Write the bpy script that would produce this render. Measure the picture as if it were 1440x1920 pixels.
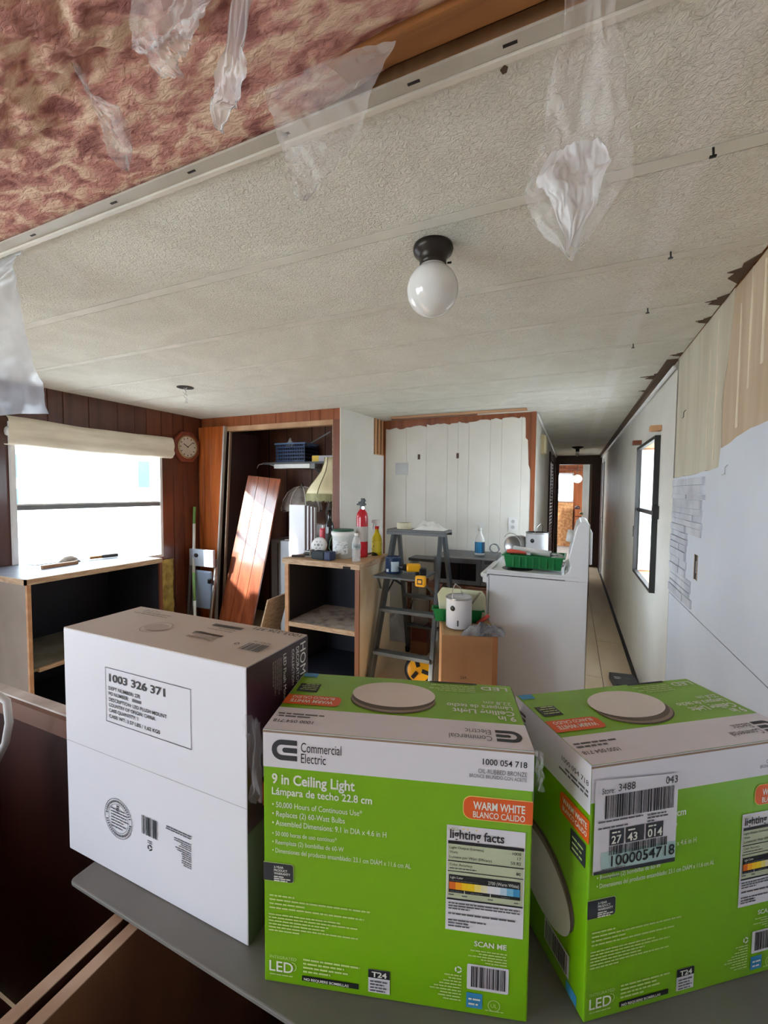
import bpy, bmesh, math, random
from mathutils import Vector, Matrix, noise
random.seed(7)
PI = math.pi
for o in list(bpy.data.objects): bpy.data.objects.remove(o)
S = bpy.context.scene
C = S.collection
# ---------------------------------------------------------------- camera, world, sun, exposure
F_PX, YAW, PITCH, ROLL = 800.0, 23.8, -2.85, 0.49
cam = bpy.data.cameras.new('camera'); cam.sensor_fit = 'HORIZONTAL'; cam.sensor_width = 36
cam.lens = F_PX / 1440 * 36; cam.clip_start = 0.01
co = bpy.data.objects.new('camera', cam); C.objects.link(co)
co.matrix_world = (Matrix.Translation((0, 0, 1.42)) @ Matrix.Rotation(math.radians(YAW), 4, 'Z') @
                   Matrix.Rotation(math.radians(90 + PITCH), 4, 'X') @ Matrix.Rotation(math.radians(ROLL), 4, 'Z'))
S.camera = co
w = bpy.data.worlds.new('sky'); S.world = w; w.use_nodes = True
bg = w.node_tree.nodes['Background']; bg.inputs[0].default_value = (0.76, 0.89, 1.0, 1); bg.inputs[1].default_value = 7.5
def sunlamp(direction, strength):
    l = bpy.data.lights.new('sun', 'SUN'); l.energy = strength; l.angle = 0.05; l.color = (1, .93, .8)
    o = bpy.data.objects.new('sun', l); C.objects.link(o)
    o.rotation_euler = Vector(direction).to_track_quat('-Z', 'Y').to_euler(); o.location = (-8, -8, 6)
sunlamp((.69, .90, -.45), 9.0)
def portal(loc, direction, sx, sy):          # daylight entering through a window opening
    l = bpy.data.lights.new('window_daylight', 'AREA'); l.shape = 'RECTANGLE'; l.size = sx; l.size_y = sy
    l.cycles.is_portal = True
    o = bpy.data.objects.new('window_daylight', l); C.objects.link(o); o.location = loc
    o.rotation_euler = Vector(direction).to_track_quat('-Z', 'Y').to_euler()
portal((-3.62, 2.17, 1.33), (1, 0, 0), 1.2, 1.15)
portal((-3.62, -1.25, 1.32), (1, 0, 0), 1.5, 1.3)
portal((-2.75, -2.36, 1.35), (0, 1, 0), 1.2, 1.2)  # portal of the added rear window
portal((1.53, 10.8, 1.4), (-1, 0, 0), 1.6, 1.2)  # portal of the added right end room window
portal((0.62, 3.515, 1.285), (-1, 0, 0), 0.9, 1.05)
portal((-.24, 12.45, 1.55), (0, -1, 0), .5, .7)
portal((-3.62, 7.6, 1.32), (1, 0, 0), 2.0, 1.25)
portal((-2.13, 10.8, 1.4), (1, 0, 0), 1.6, 1.2)  # portal of the added left end room window
S.view_settings.view_transform = 'Standard'; S.view_settings.look = 'None'; S.view_settings.gamma = 1
S.view_settings.use_curve_mapping = False
S.view_settings.exposure = 1.3
S.cycles.use_denoising = True
S.cycles.max_bounces = 10; S.cycles.diffuse_bounces = 6; S.cycles.transparent_max_bounces = 16

# ---------------------------------------------------------------- helpers
def lin(c): return tuple((x / 12.92 if x <= .04045 else ((x + .055) / 1.055) ** 2.4) for x in c)
def rgb(r, g, b): return lin((r / 255, g / 255, b / 255)) + (1,)
MATS = {}
def mat(name, col, rough=.6, col2=None, scale=8, stretch=(1, 1, 1), bump=0, bscale=60, metal=0, spec=.5, alpha=1,
        coat=0, trans=0, detail=4, dist=0, lo=.35, hi=.65, emit=0, bdist=.004, bdetail=3):
    if name in MATS: return MATS[name]
    m = bpy.data.materials.new(name); m.use_nodes = True; nt = m.node_tree; N = nt.nodes; Lk = nt.links
    b = N['Principled BSDF']; I = b.inputs
    I['Base Color'].default_value = col; I['Roughness'].default_value = rough; I['Metallic'].default_value = metal
    I['Specular IOR Level'].default_value = spec; I['Alpha'].default_value = alpha
    I['Coat Weight'].default_value = coat; I['Coat Roughness'].default_value = .12; I['Transmission Weight'].default_value = trans
    if emit:
        I['Emission Color'].default_value = col; I['Emission Strength'].default_value = emit
    tc = N.new('ShaderNodeTexCoord'); mp = N.new('ShaderNodeMapping'); mp.inputs['Scale'].default_value = stretch
    Lk.new(tc.outputs['Object'], mp.inputs[0])
    if col2 is None: col2 = tuple(x * .88 for x in col[:3]) + (1,)
    nz = N.new('ShaderNodeTexNoise'); nz.inputs['Scale'].default_value = scale; nz.inputs['Detail'].default_value = detail
    nz.inputs['Distortion'].default_value = dist
    Lk.new(mp.outputs[0], nz.inputs['Vector'])
    r = N.new('ShaderNodeValToRGB'); r.color_ramp.elements[0].position = lo; r.color_ramp.elements[1].position = hi
    r.color_ramp.elements[0].color = col; r.color_ramp.elements[1].color = col2
    Lk.new(nz.outputs[0], r.inputs[0]); Lk.new(r.outputs[0], I['Base Color'])
    if bump:
        n2 = N.new('ShaderNodeTexNoise'); n2.inputs['Scale'].default_value = bscale; n2.inputs['Detail'].default_value = bdetail
        n2.inputs['Distortion'].default_value = dist
        Lk.new(mp.outputs[0], n2.inputs['Vector'])
        bp = N.new('ShaderNodeBump'); bp.inputs['Strength'].default_value = bump; bp.inputs['Distance'].default_value = bdist
        Lk.new(n2.outputs[0], bp.inputs['Height']); Lk.new(bp.outputs[0], I['Normal'])
    MATS[name] = m; return m
class MB:
    def __init__(s): s.v = []; s.f = []
    def add(s, vs, fs):
        n = len(s.v); s.v += [Vector(p) for p in vs]; s.f += [[i + n for i in f] for f in fs]; return s
    def box(s, x0, x1, y0, y1, z0, z1, M=None):
        vs = [(x, y, z) for z in (z0, z1) for y in (y0, y1) for x in (x0, x1)]
        if M is not None: vs = [M @ Vector(p) for p in vs]
        return s.add(vs, [(0, 2, 3, 1), (4, 5, 7, 6), (0, 1, 5, 4), (2, 6, 7, 3), (0, 4, 6, 2), (1, 3, 7, 5)])
    def prism(s, poly, axis, a, b, M=None):
        def P(p, t): return [(t, p[0], p[1]), (p[0], t, p[1]), (p[0], p[1], t)][axis]
        n = len(poly); vs = [P(p, a) for p in poly] + [P(p, b) for p in poly]
        if M is not None: vs = [M @ Vector(p) for p in vs]
        return s.add(vs, [list(range(n))[::-1], list(range(n, 2 * n))] + [(i, (i + 1) % n, n + (i + 1) % n, n + i) for i in range(n)])
    def lathe(s, prof, c=(0, 0, 0), n=24, M=None, ring=None, cap=True):
        cap = cap and prof[0] != prof[-1]
        vs = []; fs = []; m = len(prof)
        for i in range(n):
            a = 2 * PI * i / n; k = ring(a) if ring else 1
            for r, z in prof: vs.append(Vector((c[0] + r * k * math.cos(a), c[1] + r * k * math.sin(a), c[2] + z)))
        if M is not None: vs = [M @ p for p in vs]
        for i in range(n):
            for j in range(m - 1):
                fs.append((i * m + j, ((i + 1) % n) * m + j, ((i + 1) % n) * m + j + 1, i * m + j + 1))
        if cap and prof[0][0] > 1e-5: fs.append([i * m for i in range(n)][::-1])
        if cap and prof[-1][0] > 1e-5: fs.append([i * m + m - 1 for i in range(n)])
        return s.add(vs, fs)
    def tube(s, pts, r, n=8, cap=True, M=None):
        pts = [Vector(p) for p in pts]
        if M is not None: pts = [M @ p for p in pts]
        vs = []; fs = []; ref = None
        for i, p in enumerate(pts):
            t = (pts[min(i + 1, len(pts) - 1)] - pts[max(i - 1, 0)]).normalized()
            if ref is None or abs(ref.dot(t)) > .99: ref = Vector((0, 0, 1)) if abs(t.z) < .9 else Vector((1, 0, 0))
            u = t.cross(ref).normalized(); v = t.cross(u); ref = v.cross(t) if False else ref
            rr = r[i] if isinstance(r, (list, tuple)) else r
            for k in range(n):
                a = 2 * PI * k / n; vs.append(p + (u * math.cos(a) + v * math.sin(a)) * rr)
        for i in range(len(pts) - 1):
            for k in range(n): fs.append((i * n + k, i * n + (k + 1) % n, (i + 1) * n + (k + 1) % n, (i + 1) * n + k))
        if cap: fs += [list(range(n))[::-1], [(len(pts) - 1) * n + k for k in range(n)]]
        return s.add(vs, fs)
    def grid(s, fn, nu, nv):
        vs = [fn(i / nu, j / nv) for j in range(nv + 1) for i in range(nu + 1)]; k = nu + 1
        return s.add(vs, [(j * k + i, j * k + i + 1, (j + 1) * k + i + 1, (j + 1) * k + i) for j in range(nv) for i in range(nu)])
    def build(s, name, m, parent=None, smooth=False, bevel=0, recalc=True):
        me = bpy.data.meshes.new(name); me.from_pydata(s.v, [], s.f)
        if recalc:
            b = bmesh.new(); b.from_mesh(me); bmesh.ops.recalc_face_normals(b, faces=b.faces); b.to_mesh(me); b.free()
        me.materials.append(m)
        if smooth:
            for p in me.polygons: p.use_smooth = True
        o = bpy.data.objects.new(name, me); C.objects.link(o)
        if parent: o.parent = parent
        if bevel:
            md = o.modifiers.new('bevel', 'BEVEL'); md.width = bevel; md.segments = 2; md.limit_method = 'ANGLE'
        if smooth == 'auto':
            for p in me.polygons: p.use_smooth = False
        return o
def thing(name, label, cat, loc=(0, 0, 0), rotz=0, group=None):
    o = bpy.data.objects.new(name, None); C.objects.link(o); o.empty_display_size = .05
    o.location = loc; o.rotation_euler = (0, 0, math.radians(rotz)); o['label'] = label; o['category'] = cat
    if group: o['group'] = group
    return o
def tag(o, label, cat, group=None):
    o['label'] = label; o['category'] = cat
    if group: o['group'] = group
    return o
def struct(o, label=None):
    o['kind'] = 'structure'
    if label: o['label'] = label
    return o
def plab(o, label): o['label'] = label; return o
def at(o, loc, rot=(0, 0, 0)):
    o.location = loc; o.rotation_euler = tuple(math.radians(a) for a in rot); return o
def B(*a): return MB().box(*a)
def smoothout(o):                            # shade by angle
    for p in o.data.polygons: p.use_smooth = True
    md = o.modifiers.new('edges', 'EDGE_SPLIT'); md.split_angle = math.radians(35); return o
# flat print laid on a panel: coordinates in mm of the nominal panel
_fc = bpy.data.curves.new('font', 'FONT'); _fo = bpy.data.objects.new('font', _fc)
def text_mesh(s, bold=0.0):
    _fc.body = s; _fc.size = 1; _fc.offset = bold; _fc.resolution_u = 3
    bpy.context.view_layer.update()
    return bpy.data.meshes.new_from_object(_fo)
C.objects.link(_fo)
class Panel:
    def __init__(s, parent, o, ux, uy, sx=1, sy=1):
        s.p = parent; s.o = Vector(o); s.ux = Vector(ux).normalized() * sx * .001; s.uy = Vector(uy).normalized() * sy * .001
        s.n = s.ux.cross(s.uy).normalized()
    def P(s, x, y, lv=1): return s.o + s.ux * x + s.uy * y + s.n * (.0003 * lv)
    def poly(s, pts, m, lv=1, name='print'):
        return MB().add([s.P(x, y, lv) for x, y in pts], [list(range(len(pts)))]).build(name, m, s.p, recalc=False)
    def rect(s, x0, y0, x1, y1, m, lv=1, r=0, name='print', corners='abcd'):
        if not r: return s.poly([(x0, y0), (x1, y0), (x1, y1), (x0, y1)], m, lv, name)
        pts = []
        for k, (cx, cy, a0) in enumerate(((x0 + r, y0 + r, PI), (x1 - r, y0 + r, 1.5 * PI), (x1 - r, y1 - r, 0), (x0 + r, y1 - r, .5 * PI))):
            if 'abcd'[k] in corners:
                pts += [(cx + r * math.cos(a0 + i * PI / 12), cy + r * math.sin(a0 + i * PI / 12)) for i in range(7)]
            else: pts.append([(x0, y0), (x1, y0), (x1, y1), (x0, y1)][k])
        return s.poly(pts, m, lv, name)
    def ellipse(s, cx, cy, rx, ry, m, lv=1, rot=0, name='print', a0=0, a1=2 * PI):
        c, d = math.cos(rot), math.sin(rot); pts = []
        for i in range(40):
            a = a0 + (a1 - a0) * i / 40; x, y = rx * math.cos(a), ry * math.sin(a); pts.append((cx + x * c - y * d, cy + x * d + y * c))
        return s.poly(pts, m, lv, name)
    def ring(s, cx, cy, r0, r1, m, lv=1, a0=0, a1=2 * PI, n=40, name='print'):
        vs = []; fs = []
        for i in range(n + 1):
            a = a0 + (a1 - a0) * i / n
            for r in (r0, r1): vs.append(s.P(cx + r * math.cos(a), cy + r * math.sin(a), lv))
        fs = [(2 * i, 2 * i + 1, 2 * i + 3, 2 * i + 2) for i in range(n)]
        return MB().add(vs, fs).build(name, m, s.p, recalc=False)
    def text(s, x, y, h, t, m, width=None, bold=0, lv=2, right=False, name='lettering'):
        me = text_mesh(t, bold); k = h / .69
        xs = [v.co.x for v in me.vertices]; x0, x1 = min(xs), max(xs); kx = k
        if width: kx = width / (x1 - x0)
        off = x - x0 * kx
        if right: off = x - x1 * kx
        for v in me.vertices: v.co = s.P(off + v.co.x * kx, y + v.co.y * k, lv)
        me.materials.clear(); me.materials.append(m)
        o = bpy.data.objects.new(name, me); C.objects.link(o); o.parent = s.p; return o
    def lines(s, x0, ws, y, dy, h, m, lv=2, right=False, name='fine_print'):
        mb = MB()
        for i, wd in enumerate(ws):
            x = x0 - wd if right else x0; end = x + wd; yy = y - i * dy
            while x < end - .4:
                l = min(random.uniform(1.6, 5.5) * h, end - x)
                mb.add([s.P(x, yy, lv), s.P(x + l, yy, lv), s.P(x + l, yy + h, lv), s.P(x, yy + h, lv)], [(0, 1, 2, 3)]); x += l + h * .55
        return mb.build(name, m, s.p, recalc=False)
    def bars(s, x0, y0, x1, y1, m, n=30, lv=3, name='barcode'):
        mb = MB(); x = x0; u = (x1 - x0) / n / 2.2
        while x < x1 - u:
            wd = u * random.choice((.6, 1, 1, 1.7, 2.3)); wd = min(wd, x1 - x)
            mb.add([s.P(x, y0, lv), s.P(x + wd, y0, lv), s.P(x + wd, y1, lv), s.P(x, y1, lv)], [(0, 1, 2, 3)]); x += wd + u * random.choice((.7, 1, 1.5))
        return mb.build(name, m, s.p, recalc=False)
    def frame(s, x0, y0, x1, y1, t, m, lv=2, name='print'):
        mb = MB()
        for a, b, c, d in ((x0, y0, x1, y0 + t), (x0, y1 - t, x1, y1), (x0, y0, x0 + t, y1), (x1 - t, y0, x1, y1)):
            mb.add([s.P(a, b, lv), s.P(c, b, lv), s.P(c, d, lv), s.P(a, d, lv)], [(0, 1, 2, 3)])
        return mb.build(name, m, s.p, recalc=False)
# ---------------------------------------------------------------- materials
def woodm(name, a, b, rough=.45, stretch=(9, 9, .7), scale=2.2, coat=0, bump=.15):
    return mat(name, rgb(*a), rough, rgb(*b), scale, stretch, bump=bump, bscale=12, coat=coat, detail=6, dist=.6, lo=.3, hi=.7)
M_ceil = mat('ceiling_texture_paint', rgb(233, 232, 222), .85, rgb(224, 222, 211), 3, bump=1.0, bscale=75, bdist=.009, dist=1.8)
M_batten = mat('ceiling_batten_paint', rgb(224, 222, 212), .75)
M_white = mat('white_wall_paint', rgb(226, 222, 214), .55, rgb(216, 212, 203), 2.5, bump=.06, bscale=30)
M_cool = mat('cool_white_wall_paint', rgb(214, 219, 228), .5, rgb(205, 210, 220), 2.5, bump=.06, bscale=30)
M_beigeply = mat('bare_drywall_paper', rgb(206, 199, 180), .8, rgb(188, 178, 158), 2.2, (6, 6, .7), bump=.1, lo=.3, hi=.7)
M_tanply = mat('bare_tan_board', rgb(197, 176, 150), .8, rgb(184, 160, 134), 3, (5, 5, .8), bump=.1)
M_glue = mat('dried_glue', rgb(226, 212, 188), .7)
M_torn = mat('torn_brown_paper', rgb(92, 70, 54), .8)
M_dark = mat('dark_gap', rgb(34, 26, 22), .8)
M_black = mat('black_plastic', rgb(22, 22, 24), .4)
M_blackmetal = mat('black_window_metal', rgb(38, 38, 38), .45)
M_wooddk = woodm('dark_wood_panelling', (92, 50, 36), (66, 32, 24), .35, coat=.25)
M_woodmid = woodm('orange_brown_panelling', (158, 88, 48), (122, 62, 32), .32, coat=.3)
M_woodred = woodm('red_brown_trim', (126, 68, 42), (92, 46, 28), .4)
M_raw = woodm('raw_pine', (206, 160, 116), (184, 134, 92), .7)
M_rawx = woodm('raw_pine_horizontal', (200, 160, 124), (176, 130, 96), .7, (.7, 9, 9))
M_edge = mat('raw_plywood_edge', rgb(196, 172, 146), .75, rgb(166, 138, 112), 14, (1, 1, 6))
M_ply = mat('subfloor_plywood', rgb(212, 192, 162), .75, rgb(198, 174, 142), 5, (1, .25, 1))
M_osb = mat('osb_board', rgb(214, 158, 104), .75, rgb(178, 118, 70), 16, lo=.4, hi=.6)
M_dkdoor = woodm('dark_door_wood', (62, 38, 32), (44, 26, 22), .4)
M_carpet = mat('grey_carpet', rgb(150, 138, 128), .95, bump=.4, bscale=200)
M_whiteplastic = mat('white_plastic', rgb(232, 232, 230), .35)
M_enamel = mat('white_enamel', rgb(226, 226, 228), .28, rgb(222, 222, 225), 2)
M_grey = mat('grey_plastic', rgb(120, 122, 124), .45)
M_steel = mat('brushed_steel', rgb(176, 176, 176), .32, metal=.9)
M_chrome = mat('chrome_wire', rgb(210, 210, 210), .18, metal=1)
M_glass = mat('window_glass', (.95, .97, 1, 1), .03, alpha=.12, spec=.6)
M_insul = mat('pink_fibreglass', rgb(140, 88, 84), .95, rgb(224, 196, 172), 13, (1, 2.4, 1), bump=.8, bscale=48, bdist=.012, bdetail=9, dist=.9, detail=8, lo=.33, hi=.63)
_e = [n for n in M_insul.node_tree.nodes if n.type == 'VALTORGB'][0].color_ramp.elements.new(.47); _e.color = rgb(192, 138, 126)
M_film = mat('clear_plastic_film', (.9, .9, .9, 1), .22, (.8, .8, .8, 1), 5, alpha=.30, spec=.8)
M_film2 = mat('milky_plastic_film', (.92, .92, .93, 1), .25, (.8, .8, .82, 1), 6, alpha=.46, spec=.8)
M_ink = mat('black_ink', rgb(28, 28, 32), .5)

R, L, Hc = .487, -3.44, 2.126
YC, YB, XH, YE, YK = 3.22, 4.0, -.315, 9.0, -2.2
# ---------------------------------------------------------------- floor
fl = struct(B(L - .15, R + .15, YK - .15, 12.5, -.06, -.012).build('floor', M_dark))
_pan = {}
for i, x in enumerate((L, L + 1.23, L + 2.46, L + 3.69)):
    x1 = min(x + 1.226, R)
    for j in range(5):
        y = YK + j * 2.24 + (0 if i % 2 else -.9); y0, y1 = max(y, YK), min(y + 2.236, YE)
        if y1 - y0 > .1: B(x, x1, y0, y1, -.012, 0).build('floor_panel', M_ply, fl)
y0 = YK + 4 * 2.24 + 1.34
B(L, L + 3.686, 8.12, YE, -.012, 0).build('floor_panel', M_ply, fl)
struct(B(-2.0, 1.4, YE, 12.4, -.012, .004).build('floor', M_carpet), 'grey carpeted floor of the end room')
# ---------------------------------------------------------------- ceiling
ce = struct(B(L - .1, R + .1, .735, YE + .1, Hc + .012, Hc + .05).build('ceiling', M_raw))
seams = [.735, 1.112, 1.545, 1.962, 2.385, 2.80, 3.21, 3.62, 4.03]
def ceil_material():                         # paler scar where a partition used to meet the ceiling
    m = M_ceil.copy(); m.name = 'ceiling_texture_paint_with_partition_scar'; nt = m.node_tree; N = nt.nodes; K = nt.links
    tc = N.new('ShaderNodeTexCoord'); sp = N.new('ShaderNodeSeparateXYZ'); K.new(tc.outputs['Object'], sp.inputs[0])
    nz = N.new('ShaderNodeTexNoise'); nz.inputs['Scale'].default_value = 7; K.new(tc.outputs['Object'], nz.inputs[0])
    ad = N.new('ShaderNodeMath'); ad.operation = 'MULTIPLY_ADD'; ad.inputs[1].default_value = .02; K.new(nz.outputs[0], ad.inputs[0]); K.new(sp.outputs[0], ad.inputs[2])
    r = N.new('ShaderNodeValToRGB'); e = r.color_ramp.elements; e[0].position = .165; e[0].color = (0, 0, 0, 1); e[1].position = .19; e[1].color = (1, 1, 1, 1)
    a = e.new(.24); a.color = (1, 1, 1, 1); a = e.new(.262); a.color = (0, 0, 0, 1); K.new(ad.outputs[0], r.inputs[0])
    b = N['Principled BSDF']; old = b.inputs['Base Color'].links[0].from_socket
    mx = N.new('ShaderNodeMixRGB'); sc_ = N.new('ShaderNodeMath'); sc_.operation = 'MULTIPLY'; sc_.inputs[1].default_value = .6; K.new(r.outputs[0], sc_.inputs[0]); K.new(sc_.outputs[0], mx.inputs[0]); K.new(old, mx.inputs[1]); mx.inputs[2].default_value = rgb(240, 238, 234)
    K.new(mx.outputs[0], b.inputs['Base Color']); return m
M_ceil2 = ceil_material()
for a, b in zip(seams[:-1], seams[1:]):
    B(L, R, a + (.002 if a < .8 else .0205), b - .0205, Hc, Hc + .012).build('ceiling_panel', M_ceil2, ce)
for i in range(12):
    a = 4.03 + i * .415
    B(XH - .03, R, a + (.0205 if i == 0 else .002), a + .413, Hc, Hc + .012).build('ceiling_panel', M_ceil2, ce)
for y in seams[1:]:
    x0 = L if y < 3.9 else XH
    B(x0, R, y - .017, y + .017, Hc - .001, Hc + .0115).build('batten', M_batten, ce)
# staples left along the removed partition
for i, y in enumerate((1.098, 1.512, 1.93, 2.359)):
    n = thing('ceiling_nail', 'dark bent nail hanging from the ceiling, %s from the camera' % ('nearest', 'second', 'third', 'fourth and farthest')[i], 'nail', (.243, y, Hc), group='nails along the ceiling scar')
    MB().tube([(0, 0, .0), (.001, 0, -.018)], .0022).build('shank', M_black, n)
    B(-.006, .006, -.003, .003, -.020, -.017).build('head', M_black, n)
# torn dark paper at the wall joint
for k, (y, l, t) in enumerate(((1.72, .055, .10), (1.95, .06, .05), (2.15, .045, .035), (2.62, .05, .03), (3.05, .13, .10), (3.45, .09, .05))):
    pts = [(R, y - t), (R - l * .5, y - t * .5), (R - l * .42, y - t * .2), (R - l, y), (R - l * .55, y + t * .12), (R - l * .75, y + t * .45), (R, y + t)]
    MB().prism(pts, 2, Hc - .003, Hc).build('torn_paper', M_torn, ce)
MB().prism([(-0.131, 0.763), (-0.123, 0.757), (-0.118, 0.763), (-0.121, 0.771), (-0.128, 0.772)], 2, Hc - .0012, Hc).build('dent', M_torn, ce)
# metal edge strip where the ceiling ends
ed = thing('ceiling_edge_strip', 'pale metal strip with slots along the torn ceiling edge', 'metal strip')
B(L, R, .708, .7345, Hc - .006, Hc - .001).build('flange', mat('pale_metal_strip', rgb(190, 184, 172), .5), ed)
B(L, R, .7355, .746, Hc - .011, Hc - .0004).build('lip', mat('bright_strip_lip', rgb(222, 216, 204), .5), ed)
for x in (-1.40, -1.06, -.80, -.55, -.28, -.12, .1, .3):
    B(x, x + .022, .718, .723, Hc - .0068, Hc - .0056).build('slot', M_dark, ed)
# ---------------------------------------------------------------- torn-open ceiling: joists, insulation
j = B(-.50, R, .655, .7005, Hc + .016, Hc + .16).build('ceiling_joist', woodm('joist_pine', (178, 118, 62), (128, 80, 44), .7, (.7, 9, 9)))
tag(j, 'brown timber joist along the torn ceiling edge', 'joist')
struct(B(L - .14, R + .14, YK - .12, YE + .1, Hc + .161, Hc + .2).build('ceiling', mat('roof_deck', rgb(90, 60, 45), .9)), 'roof deck above the ceiling')
def ins_fn(u, v):
    x = L + (R - L) * u; y = -2.18 + 2.894 * v
    p = Vector((x * 2.6, y * 5.2, 1.3)); q = Vector((x * 9, y * 17, 4.1))
    z = noise.fractal(p, .9, 2.1, 4) * .034 + (.5 - abs(noise.noise(q))) * .018 + noise.noise(q * 3.1) * .009 + noise.noise(q * 7.3) * .004
    e = min(1, max(0, (y - .62) / .07)); rt_ = min(1, max(0, (x + .45) / .15))
    zz = max(Hc + .012, min(Hc + .018 + .07 * min(1, max(0, (.58 - y) / .2)), Hc + .042 - z)); zz = zz * (1 - e * (1 - rt_)) + (Hc + .003) * e * (1 - rt_) + .012 * rt_ * min(1, max(0, (y - .635) / .02))
    return Vector((x + noise.noise(q * 1.3) * .016, y + (noise.noise(q * 1.7 + Vector((9, 2, 1))) * .012 if v < .97 else 0), zz))
ins = MB().grid(ins_fn, 420, 330).build('fibreglass_insulation', M_insul, smooth=True, recalc=False)
tag(ins, 'pink-brown fibreglass insulation bulging from the torn ceiling', 'insulation'); ins['kind'] = 'stuff'
# hanging scraps of plastic film
def film(name, label, pts_l, pts_r, y_fn, m, nu=40, nv=60, amp=.014, seed=0):
    def ev(pts, t):
        k = t * (len(pts) - 1); i = min(int(k), len(pts) - 2); f = k - i
        return Vector(pts[i]).lerp(Vector(pts[i + 1]), f)
    def fn(u, v):
        a = ev(pts_l, v).lerp(ev(pts_r, v), u)
        q = Vector((u * 2.2 + seed, v * 3.1, seed * .7))
        d = noise.noise(q) * amp + abs(noise.noise(q * 2.3)) * amp * .8 + abs(noise.noise(q * 5)) * amp * .4 + abs(noise.noise(q * 11)) * amp * .22
        return Vector((a.x + noise.noise(q * 2 + Vector((5, 5, 5))) * amp * .35, y_fn(v) + d, a.y + noise.noise(q * 3) * amp * .15))
    o = MB().grid(fn, nu, nv).build(name, m, smooth=True, recalc=False)
    return tag(o, label, 'plastic film')
film('plastic_film_scrap', 'long milky plastic scrap hanging in front of the ceiling, right of the globe',
     [(-.03, 2.15), (-.028, 2.03), (-.045, 1.92), (-.05, 1.86), (-.068, 1.81), (-.055, 1.765), (-.014, 1.72)],
     [(.04, 2.15), (.03, 2.02), (.043, 1.93), (.052, 1.86), (.058, 1.80), (.030, 1.765), (-.008, 1.72)], lambda v: .66 - .06 * min(1, v * 3), M_film, seed=1)
film('plastic_film_scrap', 'crumpled milky tip folded over the long hanging plastic scrap',
     [(-.035, 1.845), (-.055, 1.81), (-.03, 1.775), (-.016, 1.722)], [(.02, 1.845), (.03, 1.81), (.018, 1.775), (-.006, 1.722)], lambda v: .585, M_film2, amp=.014, seed=3, nv=20)
film('plastic_film_scrap', 'clear plastic sheet drooping from the torn ceiling edge',
     [(-.535, 2.154), (-.50, 2.07), (-.48, 2.0), (-.455, 1.945), (-.437, 1.912)],
     [(-.27, 2.12), (-.31, 2.06), (-.34, 1.99), (-.375, 1.945), (-.427, 1.912)], lambda v: .64 - .02 * v, M_film, seed=6)
film('plastic_film_scrap', 'shiny folded plastic flap hanging off the insulation beside the drooping sheet',
     [(-.47, 2.14), (-.505, 2.085), (-.535, 2.075), (-.56, 2.07), (-.60, 2.085), (-.60, 2.06)], [(-.435, 2.14), (-.47, 2.08), (-.475, 2.055), (-.51, 2.05), (-.545, 2.07), (-.59, 2.055)], lambda v: .50 + .10 * v, M_film2, seed=9, nv=24)
film('plastic_film_scrap', 'white plastic scrap hanging from the insulation at the top of the view',
     [(-.50, 2.13), (-.545, 2.06), (-.56, 2.01), (-.535, 1.995), (-.505, 1.955), (-.475, 1.94)],
     [(-.35, 2.13), (-.36, 2.04), (-.40, 1.985), (-.44, 1.975), (-.455, 1.965), (-.463, 1.945)], lambda v: .40, M_film, seed=12, amp=.016)
film('plastic_film_scrap', 'small pinkish plastic shred stuck to the insulation',
     [(-.80, 2.14), (-.77, 2.085), (-.76, 2.04), (-.745, 1.99), (-.715, 1.96)], [(-.79, 2.14), (-.755, 2.08), (-.70, 2.05), (-.685, 1.99), (-.705, 1.96)], lambda v: .48 + .03 * v, M_film, seed=15)
film('plastic_film_scrap', 'large frosted plastic sheet hanging at the left edge of the view',
     [(-2.05, 2.126), (-2.05, 1.95), (-2.02, 1.8), (-2.0, 1.66)], [(-1.50, 2.126), (-1.56, 2.07), (-1.50, 1.87), (-1.413, 1.638)], lambda v: .75, mat('frosted_sheet', (.52, .57, .64, 1), .3, (.40, .44, .5, 1), 9, alpha=.42, spec=.8), seed=20, amp=.02, nu=30)
# ---------------------------------------------------------------- right wall
def wall_hole(mb, x0, x1, y0, y1, z0, z1, holes):      # wall slab in the YZ plane with rectangular holes
    ys = sorted({y0, y1, *[h[0] for h in holes], *[h[1] for h in holes]}); zs = sorted({z0, z1, *[h[2] for h in holes], *[h[3] for h in holes]})
    for a, b in zip(ys[:-1], ys[1:]):
        for c, d in zip(zs[:-1], zs[1:]):
            if any(h[0] <= a and b <= h[1] and h[2] <= c and d <= h[3] for h in holes): continue
            mb.box(x0, x1, a, b, c, d)
    return mb
WR = (3.11, 3.92, .80, 1.77)
wr = struct(wall_hole(MB(), R + .012, R + .12, YK, YE + .1, 0, Hc + .16, [WR]).build('wall_right', M_raw))
wall_hole(MB(), R, R + .012, 2.692, YE, .0, Hc, [WR]).build('painted_panel', M_white, wr)
# lower boards
MB().prism([(YK, .903), (1.2, .909), (1.6, .903), (2.688, .890), (2.688, 0), (YK, 0)], 0, R + .0005, R + .012).build('lower_board', M_cool, wr)
def ragged(pts, amp, n, seed):
    out = []
    for i in range(len(pts) - 1):
        a, b = Vector(pts[i]), Vector(pts[i + 1])
        for k in range(n):
            p = a.lerp(b, k / n); t = noise.noise(Vector((p.x * 9 + seed, p.y * 9, seed))) * amp if 0 < k else 0
            d = (b - a).normalized(); out.append((p.x - d.y * t, p.y + d.x * t))
    out.append(tuple(pts[-1])); return out
top = ragged([(2.688, 1.500), (2.3, 1.503), (1.935, 1.517)], .006, 6, 1) + ragged([(1.92, 1.585), (1.7, 1.612), (1.2, 1.64), (YK, 1.66)], .012, 8, 4)
MB().prism([(2.688, .8945)] + top + [(YK, .9075), (1.2, .9125), (1.6, .907)], 0, R, R + .012).build('upper_board', M_cool, wr)
lowr = [(p[0], p[1] + .002) for p in top]
i0 = 13
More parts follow.
